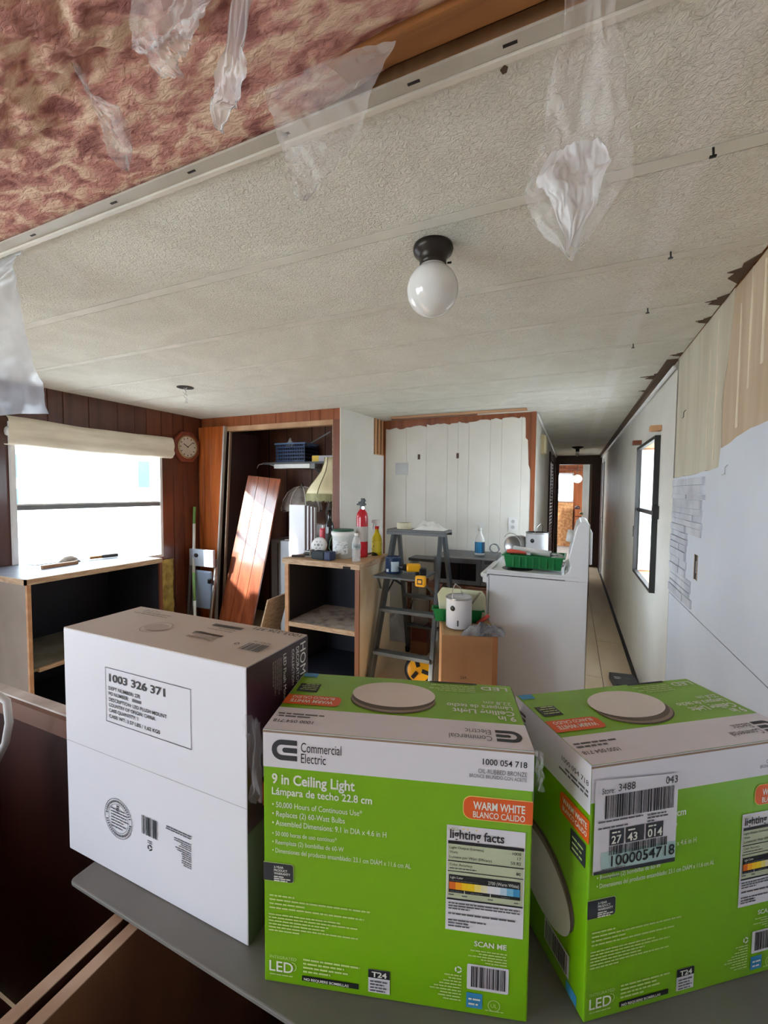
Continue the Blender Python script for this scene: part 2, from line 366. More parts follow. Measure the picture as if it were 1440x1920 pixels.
MB().prism([(2.688, Hc)] + [(2.688, 1.502)] + lowr[1:i0] + ragged([(1.93, 1.60), (1.95, 1.75), (1.91, 1.87), (1.88, 2.0), (1.86, Hc)], .015, 5, 8), 0, R + .004, R + .012).build('backing_paper', M_beigeply, wr)
MB().prism([(1.94, 1.53)] + [(1.94, 1.6)] + lowr[i0:] + [(YK, Hc), (1.94, Hc)], 0, R + .0075, R + .012).build('tan_board', M_tanply, wr)
for k, (y, z0, z1, t) in enumerate(((1.79, 1.64, 2.05, .012), (1.70, 1.75, Hc, .010), (1.60, 1.80, 2.1, .012), (1.47, 1.7, 2.0, .016), (2.02, 1.55, 2.08, .007), (2.12, 1.6, 2.0, .005))):
    pts = [(y - t, z0)] + [(y - t * (.5 + .5 * random.random()), z0 + (z1 - z0) * i / 6) for i in range(1, 6)] + [(y, z1), (y + t * .6, z1)] + [(y + t * (.4 + .5 * random.random()), z1 - (z1 - z0) * i / 6) for i in range(1, 6)] + [(y + t * .7, z0)]
    MB().prism(pts, 0, R + (.0055 if y < 1.94 else .002), R + .0075).build('glue_streak', M_glue, wr)
# stone strips glued to the wall, painted over
M_stone = mat('painted_stone_strip', rgb(206, 208, 214), .6, rgb(178, 180, 190), 9, bump=.2, bscale=30)
z = 1.488; rows = 0
while z > .95:
    h = random.choice((.022, .028, .034, .04)); ymin = 2.08 + .05 * random.random()
    if z < 1.24: ymin = 2.33 - .12 * (z < 1.05) + .05 * random.random()
    y = 2.665; sl = (1.49 - z) * .02
    while y > ymin + .05:
        l = random.choice((.12, .2, .3, .42)); y2 = max(y - l, ymin); th = random.choice((.004, .007, .010))
        B(R - th, R, y2 + .003, y - .001, z - h + .003, z).build('stone_strip', M_stone, wr); y = y2
    z -= h; rows += 1
# outlet slot in the wall
ob = thing('outlet_slot', 'narrow open outlet slot cut in the painted right wall', 'outlet', (R, 2.175, 1.055))
B(-.001, .0, -.022, .022, 0, .105).build('recess', M_dark, ob); B(-.004, -.001, -.020, -.008, .03, .08).build('device', M_grey, ob)
MB().box(-.003, -.001, -.024, -.021, -.002, .107).box(-.003, -.001, .021, .024, -.002, .107).build('edge', M_edge, ob)
for k, (y, z) in enumerate(((1.83, 1.50), (2.48, 1.80))):
    h = thing('wall_hook', ('thin wire hook on the painted right wall below the tan board', 'bent nail in the bare wall paper above the stone strips')[k], 'hook', (R, y, z))
    MB().tube([(0, 0, .02), (-.008, 0, .01), (-.008, 0, -.012), (-.008, .03, -.014)], .0016).build('wire', M_steel if k == 0 else M_black, h)
# trims
t1 = struct(MB().tube([(R - .016, 2.70, Hc - .045), (R - .016, YE, Hc - .045)], .011, 10).build('trim_1', M_whiteplastic, smooth=True))
B(R - .05, R, 2.70, YE, Hc - .012, Hc - .0005).build('shadow_strip', M_torn, t1)  # brown strip painted in for the shadow above the trim
B(R - .0012, R - .0003, 2.689, 2.692, 1.5, Hc).build('joint_gap', M_torn, wr)
struct(B(R - .022, R - .0005, 2.2, YE, 0, .024).build('wall_base_gap', M_dark))  # dark strip standing in for the gap along the wall base
# right window
def window(name, label, horizontal_axis_y, x, y0, y1, z0, z1, zm, th, m, into):
    o = MB()
    s = into
    o.box(min(x, x + s * .03), max(x, x + s * .03), y0 - th, y0, z0 - th, z1 + th).box(min(x, x + s * .03), max(x, x + s * .03), y1, y1 + th, z0 - th, z1 + th)
    o.box(min(x, x + s * .03), max(x, x + s * .03), y0, y1, z0 - th, z0).box(min(x, x + s * .03), max(x, x + s * .03), y0, y1, z1, z1 + th)
    f = o.build(name, m); struct(f, label)
    B(x - .012, x + .020, y0, y1, zm - .014, zm + .014).build('meeting_rail', m, f)
    for a, b in ((z0, zm - .014), (zm + .014, z1)):
        xs = x + (.012 if a == z0 else -.004) * (1 if into < 0 else -1)
        B(xs - .002, xs + .002, y0, y1, a, b).build('pane', M_glass, f)
    return f
w2 = window('window_1', 'black metal window in the right wall', 1, R + .0, 3.125, 3.905, .815, 1.755, 1.29, .022, M_blackmetal, -1)
for y in (3.13, 3.90): B(R + .002, R + .10, y - .012, y + .012, .815, 1.755).build('jamb', M_whiteplastic, w2)
for k in range(7):
    y = 3.2 + k * .1
    B(R + .10, R + .112, y - (.035 if k % 2 else .02), y + .02, .82, 1.75).build('blind_slat', mat('ivory_vertical_blind', rgb(238, 234, 226), .7), w2) if k in (0, 3, 4, 6) else None
B(R - .035, R - .001, 3.06, 3.10, 1.26, 1.34).build('latch', M_blackmetal, w2); B(R - .02, R - .001, 3.93, 3.95, 1.25, 1.33).build('latch', M_blackmetal, w2)
for k, (y, m) in enumerate(((3.10, M_raw), (3.93, M_woodred))):
    b = B(-.06, 0, -.025, .025, 0, .035).build('wood_block', m, bevel=.002); at(b, (R - .001, y, 1.80))
    tag(b, ('light pine block on the wall above the near corner of the black window', 'dark wooden block on the wall above the far corner of the black window')[k], 'wood block')
h = thing('wall_hook', 'small black hook on the white wall left of the black window', 'hook', (R, 4.14, 1.10))
MB().tube([(0, 0, .05), (-.01, 0, .04), (-.01, 0, -.05)], .003).tube([(-.01, 0, 0), (-.01, .03, .0)], .003).build('hook', M_black, h)
# right corridor door
d = struct(B(R - .012, R, 8.22, 8.90, 0, 1.95).build('door_1', M_dkdoor), 'dark door in the right corridor wall')
B(R - .02, R - .012, 8.16, 8.22, 0, 2.0).build('door_casing', M_whiteplastic, d)
MB().lathe([(0, 0), (.022, .004), (.026, .02), (0, .035)], n=12, M=Matrix.Translation((R - .012, 8.30, .98)) @ Matrix.Rotation(-PI / 2, 4, 'Y')).build('door_knob', M_steel, d, smooth=True)
# ---------------------------------------------------------------- left wall
WL = (1.60, 2.74, .80, 1.86); WL2 = (-2.0, -.5, .70, 1.95)
wl = struct(wall_hole(MB(), L - .12, L - .008, YK - .1, 4.1, 0, Hc + .16, [WL, WL2]).build('wall_left', M_wooddk))
wall_hole(MB(), L - .0075, L, YK, 1.0, 0, Hc, [WL2]).build('panelling', M_wooddk, wl)
gy = [1.0, 1.25, 1.42, 1.60, 1.84, 1.944, 2.125, 2.354, 2.503, 2.613, 2.762, 2.884, 3.0, 3.215]
for a, b in zip(gy[:-1], gy[1:]):
    zs = [(0, Hc)] if (b <= 1.60 or a >= 2.74) else [(0, .80), (1.86, Hc)]
    for z0, z1 in zs:
        B(L - .0075, L, a + .002, b - .002, z0, z1).build('wall_plank', M_wooddk if b < 2.7 else woodm('left_wall_corner_plank', (112, 58, 34), (80, 38, 24), .28, coat=.4), wl, bevel=.002)
# left window
f = window('window_2', 'wide window in the dark panelled left wall', 1, L, 1.625, 2.715, .825, 1.835, 1.295, .025, M_whiteplastic, 1)
B(L - .10, L, 1.60, 1.626, .80, 1.86).build('jamb', M_dkdoor, f); B(L - .10, L, 2.714, 2.74, .80, 1.86).build('jamb', mat('white_window_jamb', rgb(222, 216, 210), .5), f)
B(L - .004, L + .024, 1.625, 2.715, 1.266, 1.298).build('dark_rail', M_grey, f)
B(L - .10, L + .02, 1.58, 2.76, .775, .80).build('sill', M_woodred, f)
# rolled shade across the window head
sh = thing('window_shade', 'cream fabric shade gathered up over the left window', 'shade', (L, 0, 0))
def shade_fn(u, v):
    y = 1.57 + 1.26 * u; a = v * 2 * PI
    sag = -.01 * math.sin(u * PI) + .006 * noise.noise(Vector((u * 4, 0, 0)))
    pr = [(.012, .195), (.055, .19), (.075, .17), (.082, .12), (.078, .08), (.085, .045), (.07, .008), (.03, .0), (.012, .01)]
    k = v * (len(pr) - 1); i = min(int(k), len(pr) - 2); f_ = k - i
    x = pr[i][0] * (1 - f_) + pr[i + 1][0] * f_; z = pr[i][1] * (1 - f_) + pr[i + 1][1] * f_
    return Vector((x + .006 * noise.noise(Vector((u * 9, v * 5, 2))), y + .015 * noise.noise(Vector((v * 6, 3, 1))) * (u > .98), 1.70 + z + sag))
o = MB().grid(shade_fn, 60, 24); o.build('gathered_cloth', mat('cream_shade_cloth', rgb(232, 226, 208), .9, rgb(214, 206, 186), 6, (1, .5, 3), bump=.3, bscale=20), sh, smooth=True)
MB().tube([(.04, 1.575, 1.79), (.04, 2.82, 1.79)], .03).build('roller', M_whiteplastic, sh, smooth=True)
# clock
ck = thing('wall_clock', 'octagonal wooden wall clock with a pale dial beside the window shade', 'clock', (L, 3.02, 1.825))
oc = [(.155 * math.cos(PI / 8 + i * PI / 4), .155 * math.sin(PI / 8 + i * PI / 4)) for i in range(8)]
MB().prism(oc, 0, .001, .032).build('case', woodm('clock_wood', (146, 72, 50), (112, 52, 36), .4), ck, bevel=.006)
Mx = Matrix.Translation((.032, 0, 0)) @ Matrix.Rotation(PI / 2, 4, 'Y')
MB().lathe([(.112, 0), (.112, .008), (.100, .012), (.098, .002)], M=Mx, n=32, cap=False).build('bezel', mat('brass', rgb(190, 170, 130), .3, metal=.8), ck, smooth=True)
cdial = MB().lathe([(.098, 0), (.098, .003)], M=Mx, n=32).build('dial', mat('clock_dial', rgb(222, 216, 200), .6), ck)
for i in range(12):
    a = i * PI / 6; B(.0353, .0365, -.004, .004, .075, .090).build('hour_mark', M_ink, cdial).rotation_euler = (a, 0, 0)
at(B(.036, .0375, -.0035, .0035, -.01, .055).build('hand', M_ink, cdial), (0, 0, 0), (60, 0, 0)); at(B(.0375, .039, -.0025, .0025, -.01, .08).build('hand', M_ink, cdial), (0, 0, 0), (-52, 0, 0))
# yellow insulation showing under the window
yi = MB().grid(lambda u, v: Vector((L + .004 + .03 * abs(noise.noise(Vector((u * 4, v * 9, 3)))) + .012, 2.72 + .12 * u + .01 * noise.noise(Vector((v * 8, 1, 1))), .02 + .75 * v)), 12, 50).build('yellow_insulation', mat('yellow_fibreglass', rgb(196, 176, 96), .95, rgb(150, 130, 70), 14, bump=.6), smooth=True)
yi.modifiers.new('s', 'SOLIDIFY').thickness = .01
tag(yi, 'strip of yellow fibreglass showing below the left window corner', 'insulation')
# ---------------------------------------------------------------- closet front, side wall, kitchen back wall
cl = struct(B(L, -1.83, YC + .012, YC + .06, 2.03, Hc).build('wall_closet', M_woodred), 'header above the open closet')
hx = [L, -3.278, -3.018, -2.809, -2.701, -2.517, -2.292, -2.139, -2.04, -1.90, -1.83]
for a, b in zip(hx[:-1], hx[1:]): B(a + .0015, b - .0015, YC, YC + .012, 2.03, Hc).build('header_plank', M_woodmid, cl, bevel=.0015)
struct(B(-3.14, -1.90, YC - .012, YC + .05, 1.985, 2.029).build('trim_2', mat('dusty_light_trim', rgb(196, 158, 122), .6, rgb(170, 128, 94), 6)), 'pale board across the closet head')
struct(B(-1.90, -1.835, YC - .014, YC + .06, 0, 2.029).build('trim_3', M_woodred), 'red brown closet jamb')
struct(B(-1.905, -1.90, YC - .016, YC + .06, 0, 1.985).build('trim_4', M_edge), 'thin pale edge of the closet jamb')
struct(B(L, -1.84, 3.97, 4.02, 0, Hc).build('wall_closet_back', woodm('closet_back_panelling', (112, 66, 44), (84, 46, 32), .5)), 'panelled back wall of the closet')
for x in (-3.2, -2.95, -2.62, -2.45, -2.22, -2.0): struct(B(x, x + .006, 3.966, 3.97, 0, Hc).build('trim_5', M_dark), 'groove in the closet panelling')
# white side wall between closet and kitchen (slightly out of square), upper far corner stripped to the studs
sw = struct(MB().prism([(-1.834, YC - .012), (-1.826, YC - .012), (-1.772, YB), (-1.79, YB), (-1.84, YC + .06)], 2, 0, 1.775).prism([(-1.834, YC - .012), (-1.826, YC - .012), (-1.787, 3.79), (-1.80, 3.79), (-1.84, YC + .06)], 2, 1.775, Hc).build('wall_side', M_white), 'white wall beside the closet')
for y in (3.80, 3.875, 3.955):
    B(-1.80, -1.776, y, y + .038, 1.775, Hc).build('stud', M_raw, sw)
B(-1.83, -1.802, 3.79, YB, 1.775, Hc).build('inner_board', M_woodred, sw)
B(-1.80, -1.774, 3.79, YB, 1.775, 1.785).build('ledge', M_raw, sw)
# kitchen back wall: wood board behind white painted planks with a broken upper edge
wb = struct(B(-1.80, XH, YB, YB + .06, 0, Hc).build('wall_back', M_woodmid))
gx = [-1.748, -1.52, -1.314, -1.105, -1.001, -.899, -.701, -.60, -.428, -.345]
tops = [2.045, 2.055, 2.065, 2.06, 2.07, 2.075, 2.082, 2.085, 2.08, 2.05]
for k, (a, b) in enumerate(zip(gx[:-1], gx[1:])):
    zt = tops[k]; n = 6; pts = [(a + .0003, 0), (b - .0003, 0)]
    if k == 8: pts = [(a + .0003, 0), (b, 0), (b + .012, 1.2), (b - .004, 1.62), (b - .02, 1.66), (b - .03, 1.88), (b - .05, 1.90), (b - .052, 2.02)]
    x_r = b - .0003 if k < 8 else b - .055
    for i in range(n + 1):
        x = x_r + (a + .0003 - x_r) * i / n; pts.append((x, zt + random.uniform(-.012, .008)))
    MB().prism(pts, 1, YB - .009, YB).build('painted_plank', M_white, wb, bevel=.003)
for x, z in ((-1.39, 1.755), (-1.004, 1.757)):
    B(x - .012, x + .012, YB - .011, YB - .0085, z - .025, z + .025).build('bracket_scar', M_torn, wb)
B(-1.64, -1.50, YB - .0095, YB - .0088, 1.58, 1.70).build('patch', mat('pale_patch', rgb(200, 204, 204), .6), wb)
out = thing('wall_outlet', 'white double outlet plate on the white plank wall', 'outlet', (-.485, YB - .009, 1.127))
B(-.04, .04, -.006, 0, -.062, .062).build('plate', M_whiteplastic, out, bevel=.002)
for z in (-.026, .026): MB().lathe([(.016, 0), (.016, .002)], n=16, M=Matrix.Translation((0, -.006, z)) @ Matrix.Rotation(PI / 2, 4, 'X')).build('socket', mat('outlet_socket', rgb(190, 190, 190), .4), out)
ws = thing('wood_strip', 'rough pale wooden strip nailed to the ceiling before the white plank wall', 'wood strip', (0, 3.80, Hc - .004))
B(-1.60, -.37, -.03, .03, -.014, 0).build('strip', M_rawx, ws); B(-1.62, -.80, .032, .07, -.018, -.004).build('splinter', M_woodred, ws)
# ---------------------------------------------------------------- corridor
ch = struct(wall_hole(MB(), XH - .06, XH - .001, YB + .001, YE, 0, Hc, [(7.75, 8.6, 0, 1.98)]).build('wall_corridor', M_white), 'white left wall of the corridor')
struct(B(XH - .03, XH + .008, YB - .012, YB - .0005, .0, Hc).build('trim_6', M_woodmid), 'torn wooden corner at the corridor mouth')
struct(MB().tube([(XH + .012, YB, Hc - .02), (XH + .012, YE, Hc - .02)], .012, 8).build('trim_7', M_whiteplastic, smooth=True), 'white corner strip on the corridor ceiling')
ld = struct(MB().box(XH, XH + .02, 6.45, 6.56, 0, 1.99).box(XH, XH + .02, 7.3, 7.42, 0, 1.99).box(XH, XH + .02, 6.56, 7.3, 1.90, 1.99).box(XH, XH + .02, 6.56, 7.3, 0, .15).build('door_2', M_dkdoor), 'dark louvred door on the corridor left')
for k in range(34): at(B(-.002, .014, 6.56, 7.3, -.018, .018).build('louvre_slat', M_dkdoor, ld), (XH + .004, 0, .19 + k * .05), (0, 35, 0))
struct(MB().box(XH - .07, XH + .014, 7.68, 7.75, 0, 2.04).box(XH - .07, XH + .014, 8.6, 8.67, 0, 2.04).box(XH - .07, XH + .014, 7.75, 8.6, 1.98, 2.04).build('door_3', M_dkdoor), 'dark door frame open to a side room')
WL3 = (6.6, 8.6, .7, 1.95)
struct(wall_hole(MB(), L - .12, L, 4.1, YE + .1, 0, Hc + .16, [WL3]).build('wall_side_room', M_white), 'outer wall of the side room')
struct(B(L, XH - .06, YE, YE + .06, 0, Hc + .16).build('wall_side_room_end', M_white), 'far wall of the side room'); struct(B(L, XH - .03, 4.08, YE, Hc, Hc + .03).build('ceiling_side_room', M_white), 'ceiling of the side room')
struct(MB().box(L - .05, L, 6.6, 6.65, .7, 1.95).box(L - .05, L, 8.55, 8.6, .7, 1.95).box(L - .05, L, 7.57, 7.62, .7, 1.95).build('window_5', M_whiteplastic), 'side room window')
wc = thing('door_chime', 'cream door chime box high on the corridor wall', 'chime', (XH, 4.86, 1.92))
B(.001, .05, -.11, .11, -.09, .09).build('cover', mat('cream_plastic', rgb(226, 214, 178), .5), wc, bevel=.012); B(.0, .03, -.13, .13, -.10, .10).build('back_plate', mat('ivory_plate', rgb(196, 180, 140), .5), wc)
ew = struct(MB().box(-.42, -.26, YE, YE + .08, 0, Hc).box(.335, R + .05, YE, YE + .08, 0, Hc).box(-.26, .335, YE, YE + .08, 1.955, Hc).build('wall_corridor_end', M_dkdoor), 'dark framed wall at the end of the corridor')
for x in (-.262, .323): B(x, x + .012, YE - .012, YE, 0, 1.955).build('casing', mat('casing_sheen', rgb(84, 60, 54), .3), ew)
cl2 = thing('corridor_light', 'black corridor ceiling fixture with a bare bulb', 'light', (.052, 7.3, Hc))
MB().lathe([(0, -.0005), (.085, -.0005), (.085, -.012), (.05, -.03), (.028, -.035), (.028, -.075), (0, -.075)], n=20).build('canopy', M_black, cl2, smooth=True)
MB().lathe([(0, -.145), (.022, -.138), (.032, -.115), (.024, -.085), (.015, -.075)], n=16).build('bulb', mat('clear_bulb', rgb(225, 222, 210), .1, alpha=.6), cl2, smooth=True)
# end room
struct(MB().box(-2.0, -.49, 12.3, 12.36, 0, 2.3).box(.01, 1.4, 12.3, 12.36, 0, 2.3).box(-.49, .01, 12.3, 12.36, 0, 1.20).box(-.49, .01, 12.3, 12.36, 1.9, 2.3).build('wall_end_room', M_woodmid), 'brown panelled far wall of the end room')
struct(wall_hole(MB(), -2.06, -2.0, YE + .08, 12.36, 0, 2.3, [(10.0, 11.6, .8, 2.0)]).build('wall_end_left', M_woodmid), 'end room left wall'); struct(wall_hole(MB(), 1.4, 1.46, YE + .08, 12.36, 0, 2.3, [(10.0, 11.6, .8, 2.0)]).build('wall_end_right', M_woodmid), 'end room right wall')  # unseen window openings added in both walls to brighten the corridor
struct(B(-2.0, 1.4, YE, 12.36, 2.2, 2.24).build('ceiling_end_room', M_white), 'white ceiling of the end room')
struct(MB().box(-2.06, -.42, YE + .0, YE + .06, 0, 2.3).box(R + .05, 1.46, YE, YE + .06, 0, 2.3).build('wall_end_front', M_woodmid), 'end room near wall')
w3 = struct(MB().box(-.50, -.46, 12.27, 12.31, 1.19, 1.91).box(-.02, .02, 12.27, 12.31, 1.19, 1.91).box(-.5, .02, 12.27, 12.31, 1.17, 1.20).box(-.5, .02, 12.27, 12.31, 1.88, 1.93).build('window_3', M_whiteplastic), 'small window in the end room')
for z in (1.30, 1.40, 1.51): B(-.46, -.02, 12.28, 12.30, z, z + .014).build('pane_bar', M_whiteplastic, w3)
B(-.46, -.02, 12.29, 12.294, 1.2, 1.88).build('pane', M_glass, w3)
B(-.5, .3, 12.2, 12.27, 1.99, 2.05).build('curtain_rod_box', M_woodred, w3)
o = B(-.46, .02, 0, .014, 0, 1.15).build('osb_sheet', M_osb); at(o, (0, 12.16, .005), (-5, 0, 0)); tag(o, 'orange strand board sheet leaning below the end room window', 'board')
gl = thing('globe_lamp', 'white globe lamp hanging at the far end of the end room', 'lamp', (.105, 12.1, 1.77))
MB().lathe([(0, -.115)] + [(.115 * math.cos(a), .115 * math.sin(a)) for a in [(-PI / 2 + i * PI / 10) for i in range(1, 10)]] + [(0, .115)], n=20, cap=False).build('globe', mat('opal_glass', rgb(236, 234, 226), .3), gl, smooth=True)
MB().tube([(0, 0, .11), (0, .0, .43)], .008).build('stem', M_black, gl)
gd = struct(B(0, .62, 0, .035, 0, 1.98).build('door_4', mat('grey_green_door', rgb(120, 124, 104), .5, rgb(104, 108, 90), 4)), 'grey green door standing open in the end room')
at(gd, (.325, 9.10, .01), (0, 0, 100)); MB().lathe([(0, 0), (.03, .01), (.03, .04), (0, .055)], n=14, M=Matrix.Translation((.56, .035, .98)) @ Matrix.Rotation(-PI / 2, 4, 'X')).build('door_knob', mat('brass', rgb(190, 170, 130)), gd, smooth=True)
ds = thing('dresser', 'brown chest of drawers beyond the corridor doorway', 'dresser', (.27, 11.9, 0))
B(-.22, .3, 0, .35, .0, 1.0).build('body', M_woodred, ds)
for k in range(5): B(-.20, .28, -.02, 0, .06 + k * .19, .22 + k * .19).build('drawer', M_woodmid, ds, bevel=.004)
tag(at(MB().lathe([(0, 0), (.07, 0), (.06, .05), (.02, .08), (0, .08)], n=14).build('bowl', M_dkdoor, smooth=True), (.12, 12.0, 1.0)), 'small dark bowl on top of the far dresser', 'bowl')
# ---------------------------------------------------------------- rear wall behind the camera
wk = MB()
for a in ((L - .1, -3.33, 0, 2.29), (-2.17, R + .1, 0, 2.29), (-3.33, -2.17, 0, .78), (-3.33, -2.17, 1.93, 2.29)): wk.box(a[0], a[1], YK - .1, YK, a[2], a[3])
struct(wk.build('wall_rear', M_white))
struct(MB().box(-3.33, -3.29, YK - .06, YK, .78, 1.93).box(-2.21, -2.17, YK - .06, YK, .78, 1.93).box(-3.29, -2.21, YK - .06, YK, .78, .82).box(-3.29, -2.21, YK - .06, YK, 1.89, 1.93).box(-3.29, -2.21, YK - .05, YK - .02, 1.34, 1.37).build('added_rear_window', M_whiteplastic), 'unseen rear window added to light the boxes')  # window added behind the viewer to brighten the box fronts
# outdoors
struct(B(-40, 40, -40, 40, -.9, -.8).build('ground', mat('pale_bounce_ground', rgb(218, 217, 214), .95, rgb(200, 199, 196), .6)), 'ground outside')  # ground made pale to bounce daylight up onto the ceiling
nb = thing('neighbour_house', 'white sided house seen through the bright left window', 'house', (-9.5, 6.0, -.8))
B(-4, 0, -9, 9, 0, 4.2).build('siding', mat('white_siding', rgb(240, 242, 244), .7), nb); B(-4.3, .3, -9.3, 9.3, 4.2, 4.4).build('roof', M_grey, nb)
for y, z0, z1, hw in ((1.12, 2.25, 2.88, .14), (-1.56, 2.4, 2.85, .1), (-1.56, 1.9, 2.2, .1)):
    q = B(.001, .03, y - hw, y + hw, z0, z1).build('window_pane', mat('blue_grey_pane', rgb(40, 78, 92), .5), nb)
# ---------------------------------------------------------------- ceiling fixtures
gf = thing('globe_ceiling_light', 'opal globe ceiling light on a dark bronze base', 'ceiling light', (-.388, 1.215, Hc))
MB().lathe([(0, -.0005), (.056, -.0005), (.058, -.010), (.055, -.020), (.043, -.028), (.038, -.045), (.040, -.058), (0, -.058)], n=36).build('base', mat('oil_rubbed_bronze', rgb(52, 46, 42), .35, metal=.6), gf, smooth=True)
MB().lathe([(.036, -.052)] + [(.074 * math.cos(a), -.124 + .074 * math.sin(a)) for a in [PI / 2 - .55 - i * (PI - .55) / 22 for i in range(23)]], n=40, cap=False).build('globe', mat('white_opal_glass', rgb(238, 238, 236), .08, spec=.7, coat=.5), gf, smooth=True)
MB().tube([(.040, .01, -.05), (.052, .012, -.05)], .003).build('set_screw', M_black, gf)
hb = thing('ceiling_junction_hole', 'round open wiring hole in the ceiling with dangling white wires', 'wiring hole', (-2.48, 2.185, Hc))
MB().lathe([(0, -.0045), (.055, -.0045), (.055, -.0005), (0, -.0005)], n=24).build('opening', M_dark, hb)
for k, (dx, dy) in enumerate(((-.012, .0), (.012, .004))):
    MB().tube([(dx, dy, -.004), (-dx * 1.5 - .01, dy, -.03), (dx * 1.2, dy, -.06), (-dx, dy + .01, -.085), (dx, dy, -.11)], .003).build('wire', M_whiteplastic, hb)
# ---------------------------------------------------------------- base cabinets under the boxes, grey board
M_cab_in = mat('stained_cabinet_inside', rgb(104, 66, 38), .6, rgb(74, 44, 26), 3, (4, 4, .8))
M_cab_dk = mat('dark_red_brown_panel', rgb(74, 40, 32), .5, rgb(48, 24, 20), 2.5, (3, 3, .8))
cb = thing('base_cabinet', 'open-topped brown base cabinet under the grey board', 'cabinet', (0, 0, 0))
B(-.468, -.455, .02, .595, .06, .9015).build('side_panel', M_cab_in, cb); B(.44, .455, .02, .595, .06, .9015).build('side_panel', M_cab_in, cb)
B(-.4685, -.4545, .02, .595, .9015, .903).build('edge_band', M_edge, cb)
B(-.455, .44, .58, .595, .06, .9015).build('back_panel', M_cab_in, cb); B(-.455, .44, .02, .58, .06, .078).build('bottom', M_cab_in, cb)
B(-.455, .44, .02, .038, .06, .60).build('front_panel', M_cab_in, cb); B(-.30, -.285, .04, .58, .078, .60).build('divider', M_cab_in, cb)
B(-.285, .44, .04, .58, .40, .415).build('shelf', M_cab_in, cb)
ca = thing('base_cabinet', 'dark red-brown open-topped cabinet left of the stacked boxes', 'cabinet', (0, 0, 0))
B(-.495, -.481, .02, .595, .06, .9015).build('side_panel', M_cab_dk, ca); B(-.4955, -.4805, .02, .595, .9015, .903).build('edge_band', M_edge, ca)
B(-1.95, -.495, .580, .60, .06, .8985).build('back_panel', M_cab_dk, ca)
B(-1.95, -.495, .577, .604, .8985, .903).build('edge_band', mat('dusty_white_edge', rgb(206, 198, 190), .8, rgb(170, 156, 146), 10), ca)
B(-1.95, -.495, .565, .580, .858, .8985).build('nailer_rail', mat('rail_brown', rgb(120, 84, 68), .6), ca)
B(-1.95, -.495, .02, .565, .06, .078).build('bottom', M_cab_dk, ca); B(-1.95, -1.935, .02, .58, .06, .8985).build('side_panel', M_cab_dk, ca)
B(-1.95, -.495, .02, .036, .06, .8985).build('front_panel', M_cab_dk, ca)  # unseen panel added to keep rear window sun out of the cabinet
bd = MB()
rr = [(-.579, .322)] + [(-.579 - .007 * math.sin(a), .329 - .007 * math.cos(a)) for a in [i * PI / 12 for i in range(1, 7)]]
bd.prism([(.47, .308)] + rr + [(-.580, .62), (.47, .62)], 2, .9035, .9095)
tag(bd.build('grey_board', mat('grey_laminate', rgb(122, 121, 116), .5, rgb(108, 107, 102), 6, bump=.05, bscale=200), bevel=.0015), 'grey laminate board carrying the three light boxes', 'board')
cbl = MB().tube([(-1.30, .46, 1.0), (-1.16, .485, .985), (-1.115, .50, .955), (-1.108, .50, .91), (-1.125, .50, .86), (-1.17, .50, .80), (-1.25, .5, .7), (-1.27, .45, .4), (-1.27, .40, .082)], .0075, 10).build('white_cable', M_whiteplastic, smooth=True)
tag(cbl, 'thick white cable looping over the dark cabinet at the left edge', 'cable')
# ---------------------------------------------------------------- light fixture cartons
G = mat('lime_green_card', rgb(122, 182, 8), .35, rgb(118, 176, 6), 2, coat=.25)
Wc = mat('white_card', rgb(222, 222, 226), .4, rgb(216, 216, 221), 3, coat=.2)
Wt = mat('white_ink', rgb(236, 240, 228), .5); Wg = mat('pale_green_ink', rgb(196, 222, 140), .5)
Or = mat('orange_ink', rgb(226, 96, 28), .4); Gy = mat('grey_ink', rgb(92, 94, 98), .5); Dk = mat('charcoal_ink', rgb(52, 56, 62), .5)
Sage = mat('sage_ink', rgb(190, 200, 166), .5); Blu = mat('sky_blue_ink', rgb(60, 150, 200), .5); Yel = mat('yellow_ink', rgb(250, 205, 20), .5)
Lgy = mat('lens_grey_ink', rgb(226, 222, 214), .5); Brz = mat('bronze_ink', rgb(96, 86, 74), .5); Brz2 = mat('light_bronze_ink', rgb(150, 138, 120), .5)
Teal = mat('teal_ink', rgb(176, 208, 204), .5); Card = mat('cardboard_edge', rgb(150, 128, 104), .8)
def logo(p, x, y, s=1.0, m=None):
    m = m or Dk; t = 5.2 * s; hgt = 21 * s; wdt = 26 * s; r = hgt / 2
    cx, cy = x + r, y + r
    p.ring(cx, cy, r - t, r, m, 2, PI / 2, 1.5 * PI)
    p.rect(cx, y + hgt - t, x + wdt, y + hgt, m, 2, name='logo_bar'); p.rect(cx, y, x + wdt, y + t, m, 2, name='logo_bar')
    p.rect(x + 11 * s, cy - t / 2, x + wdt, cy + t / 2, m, 2, r=t / 2.01, corners='ad', name='logo_bar')
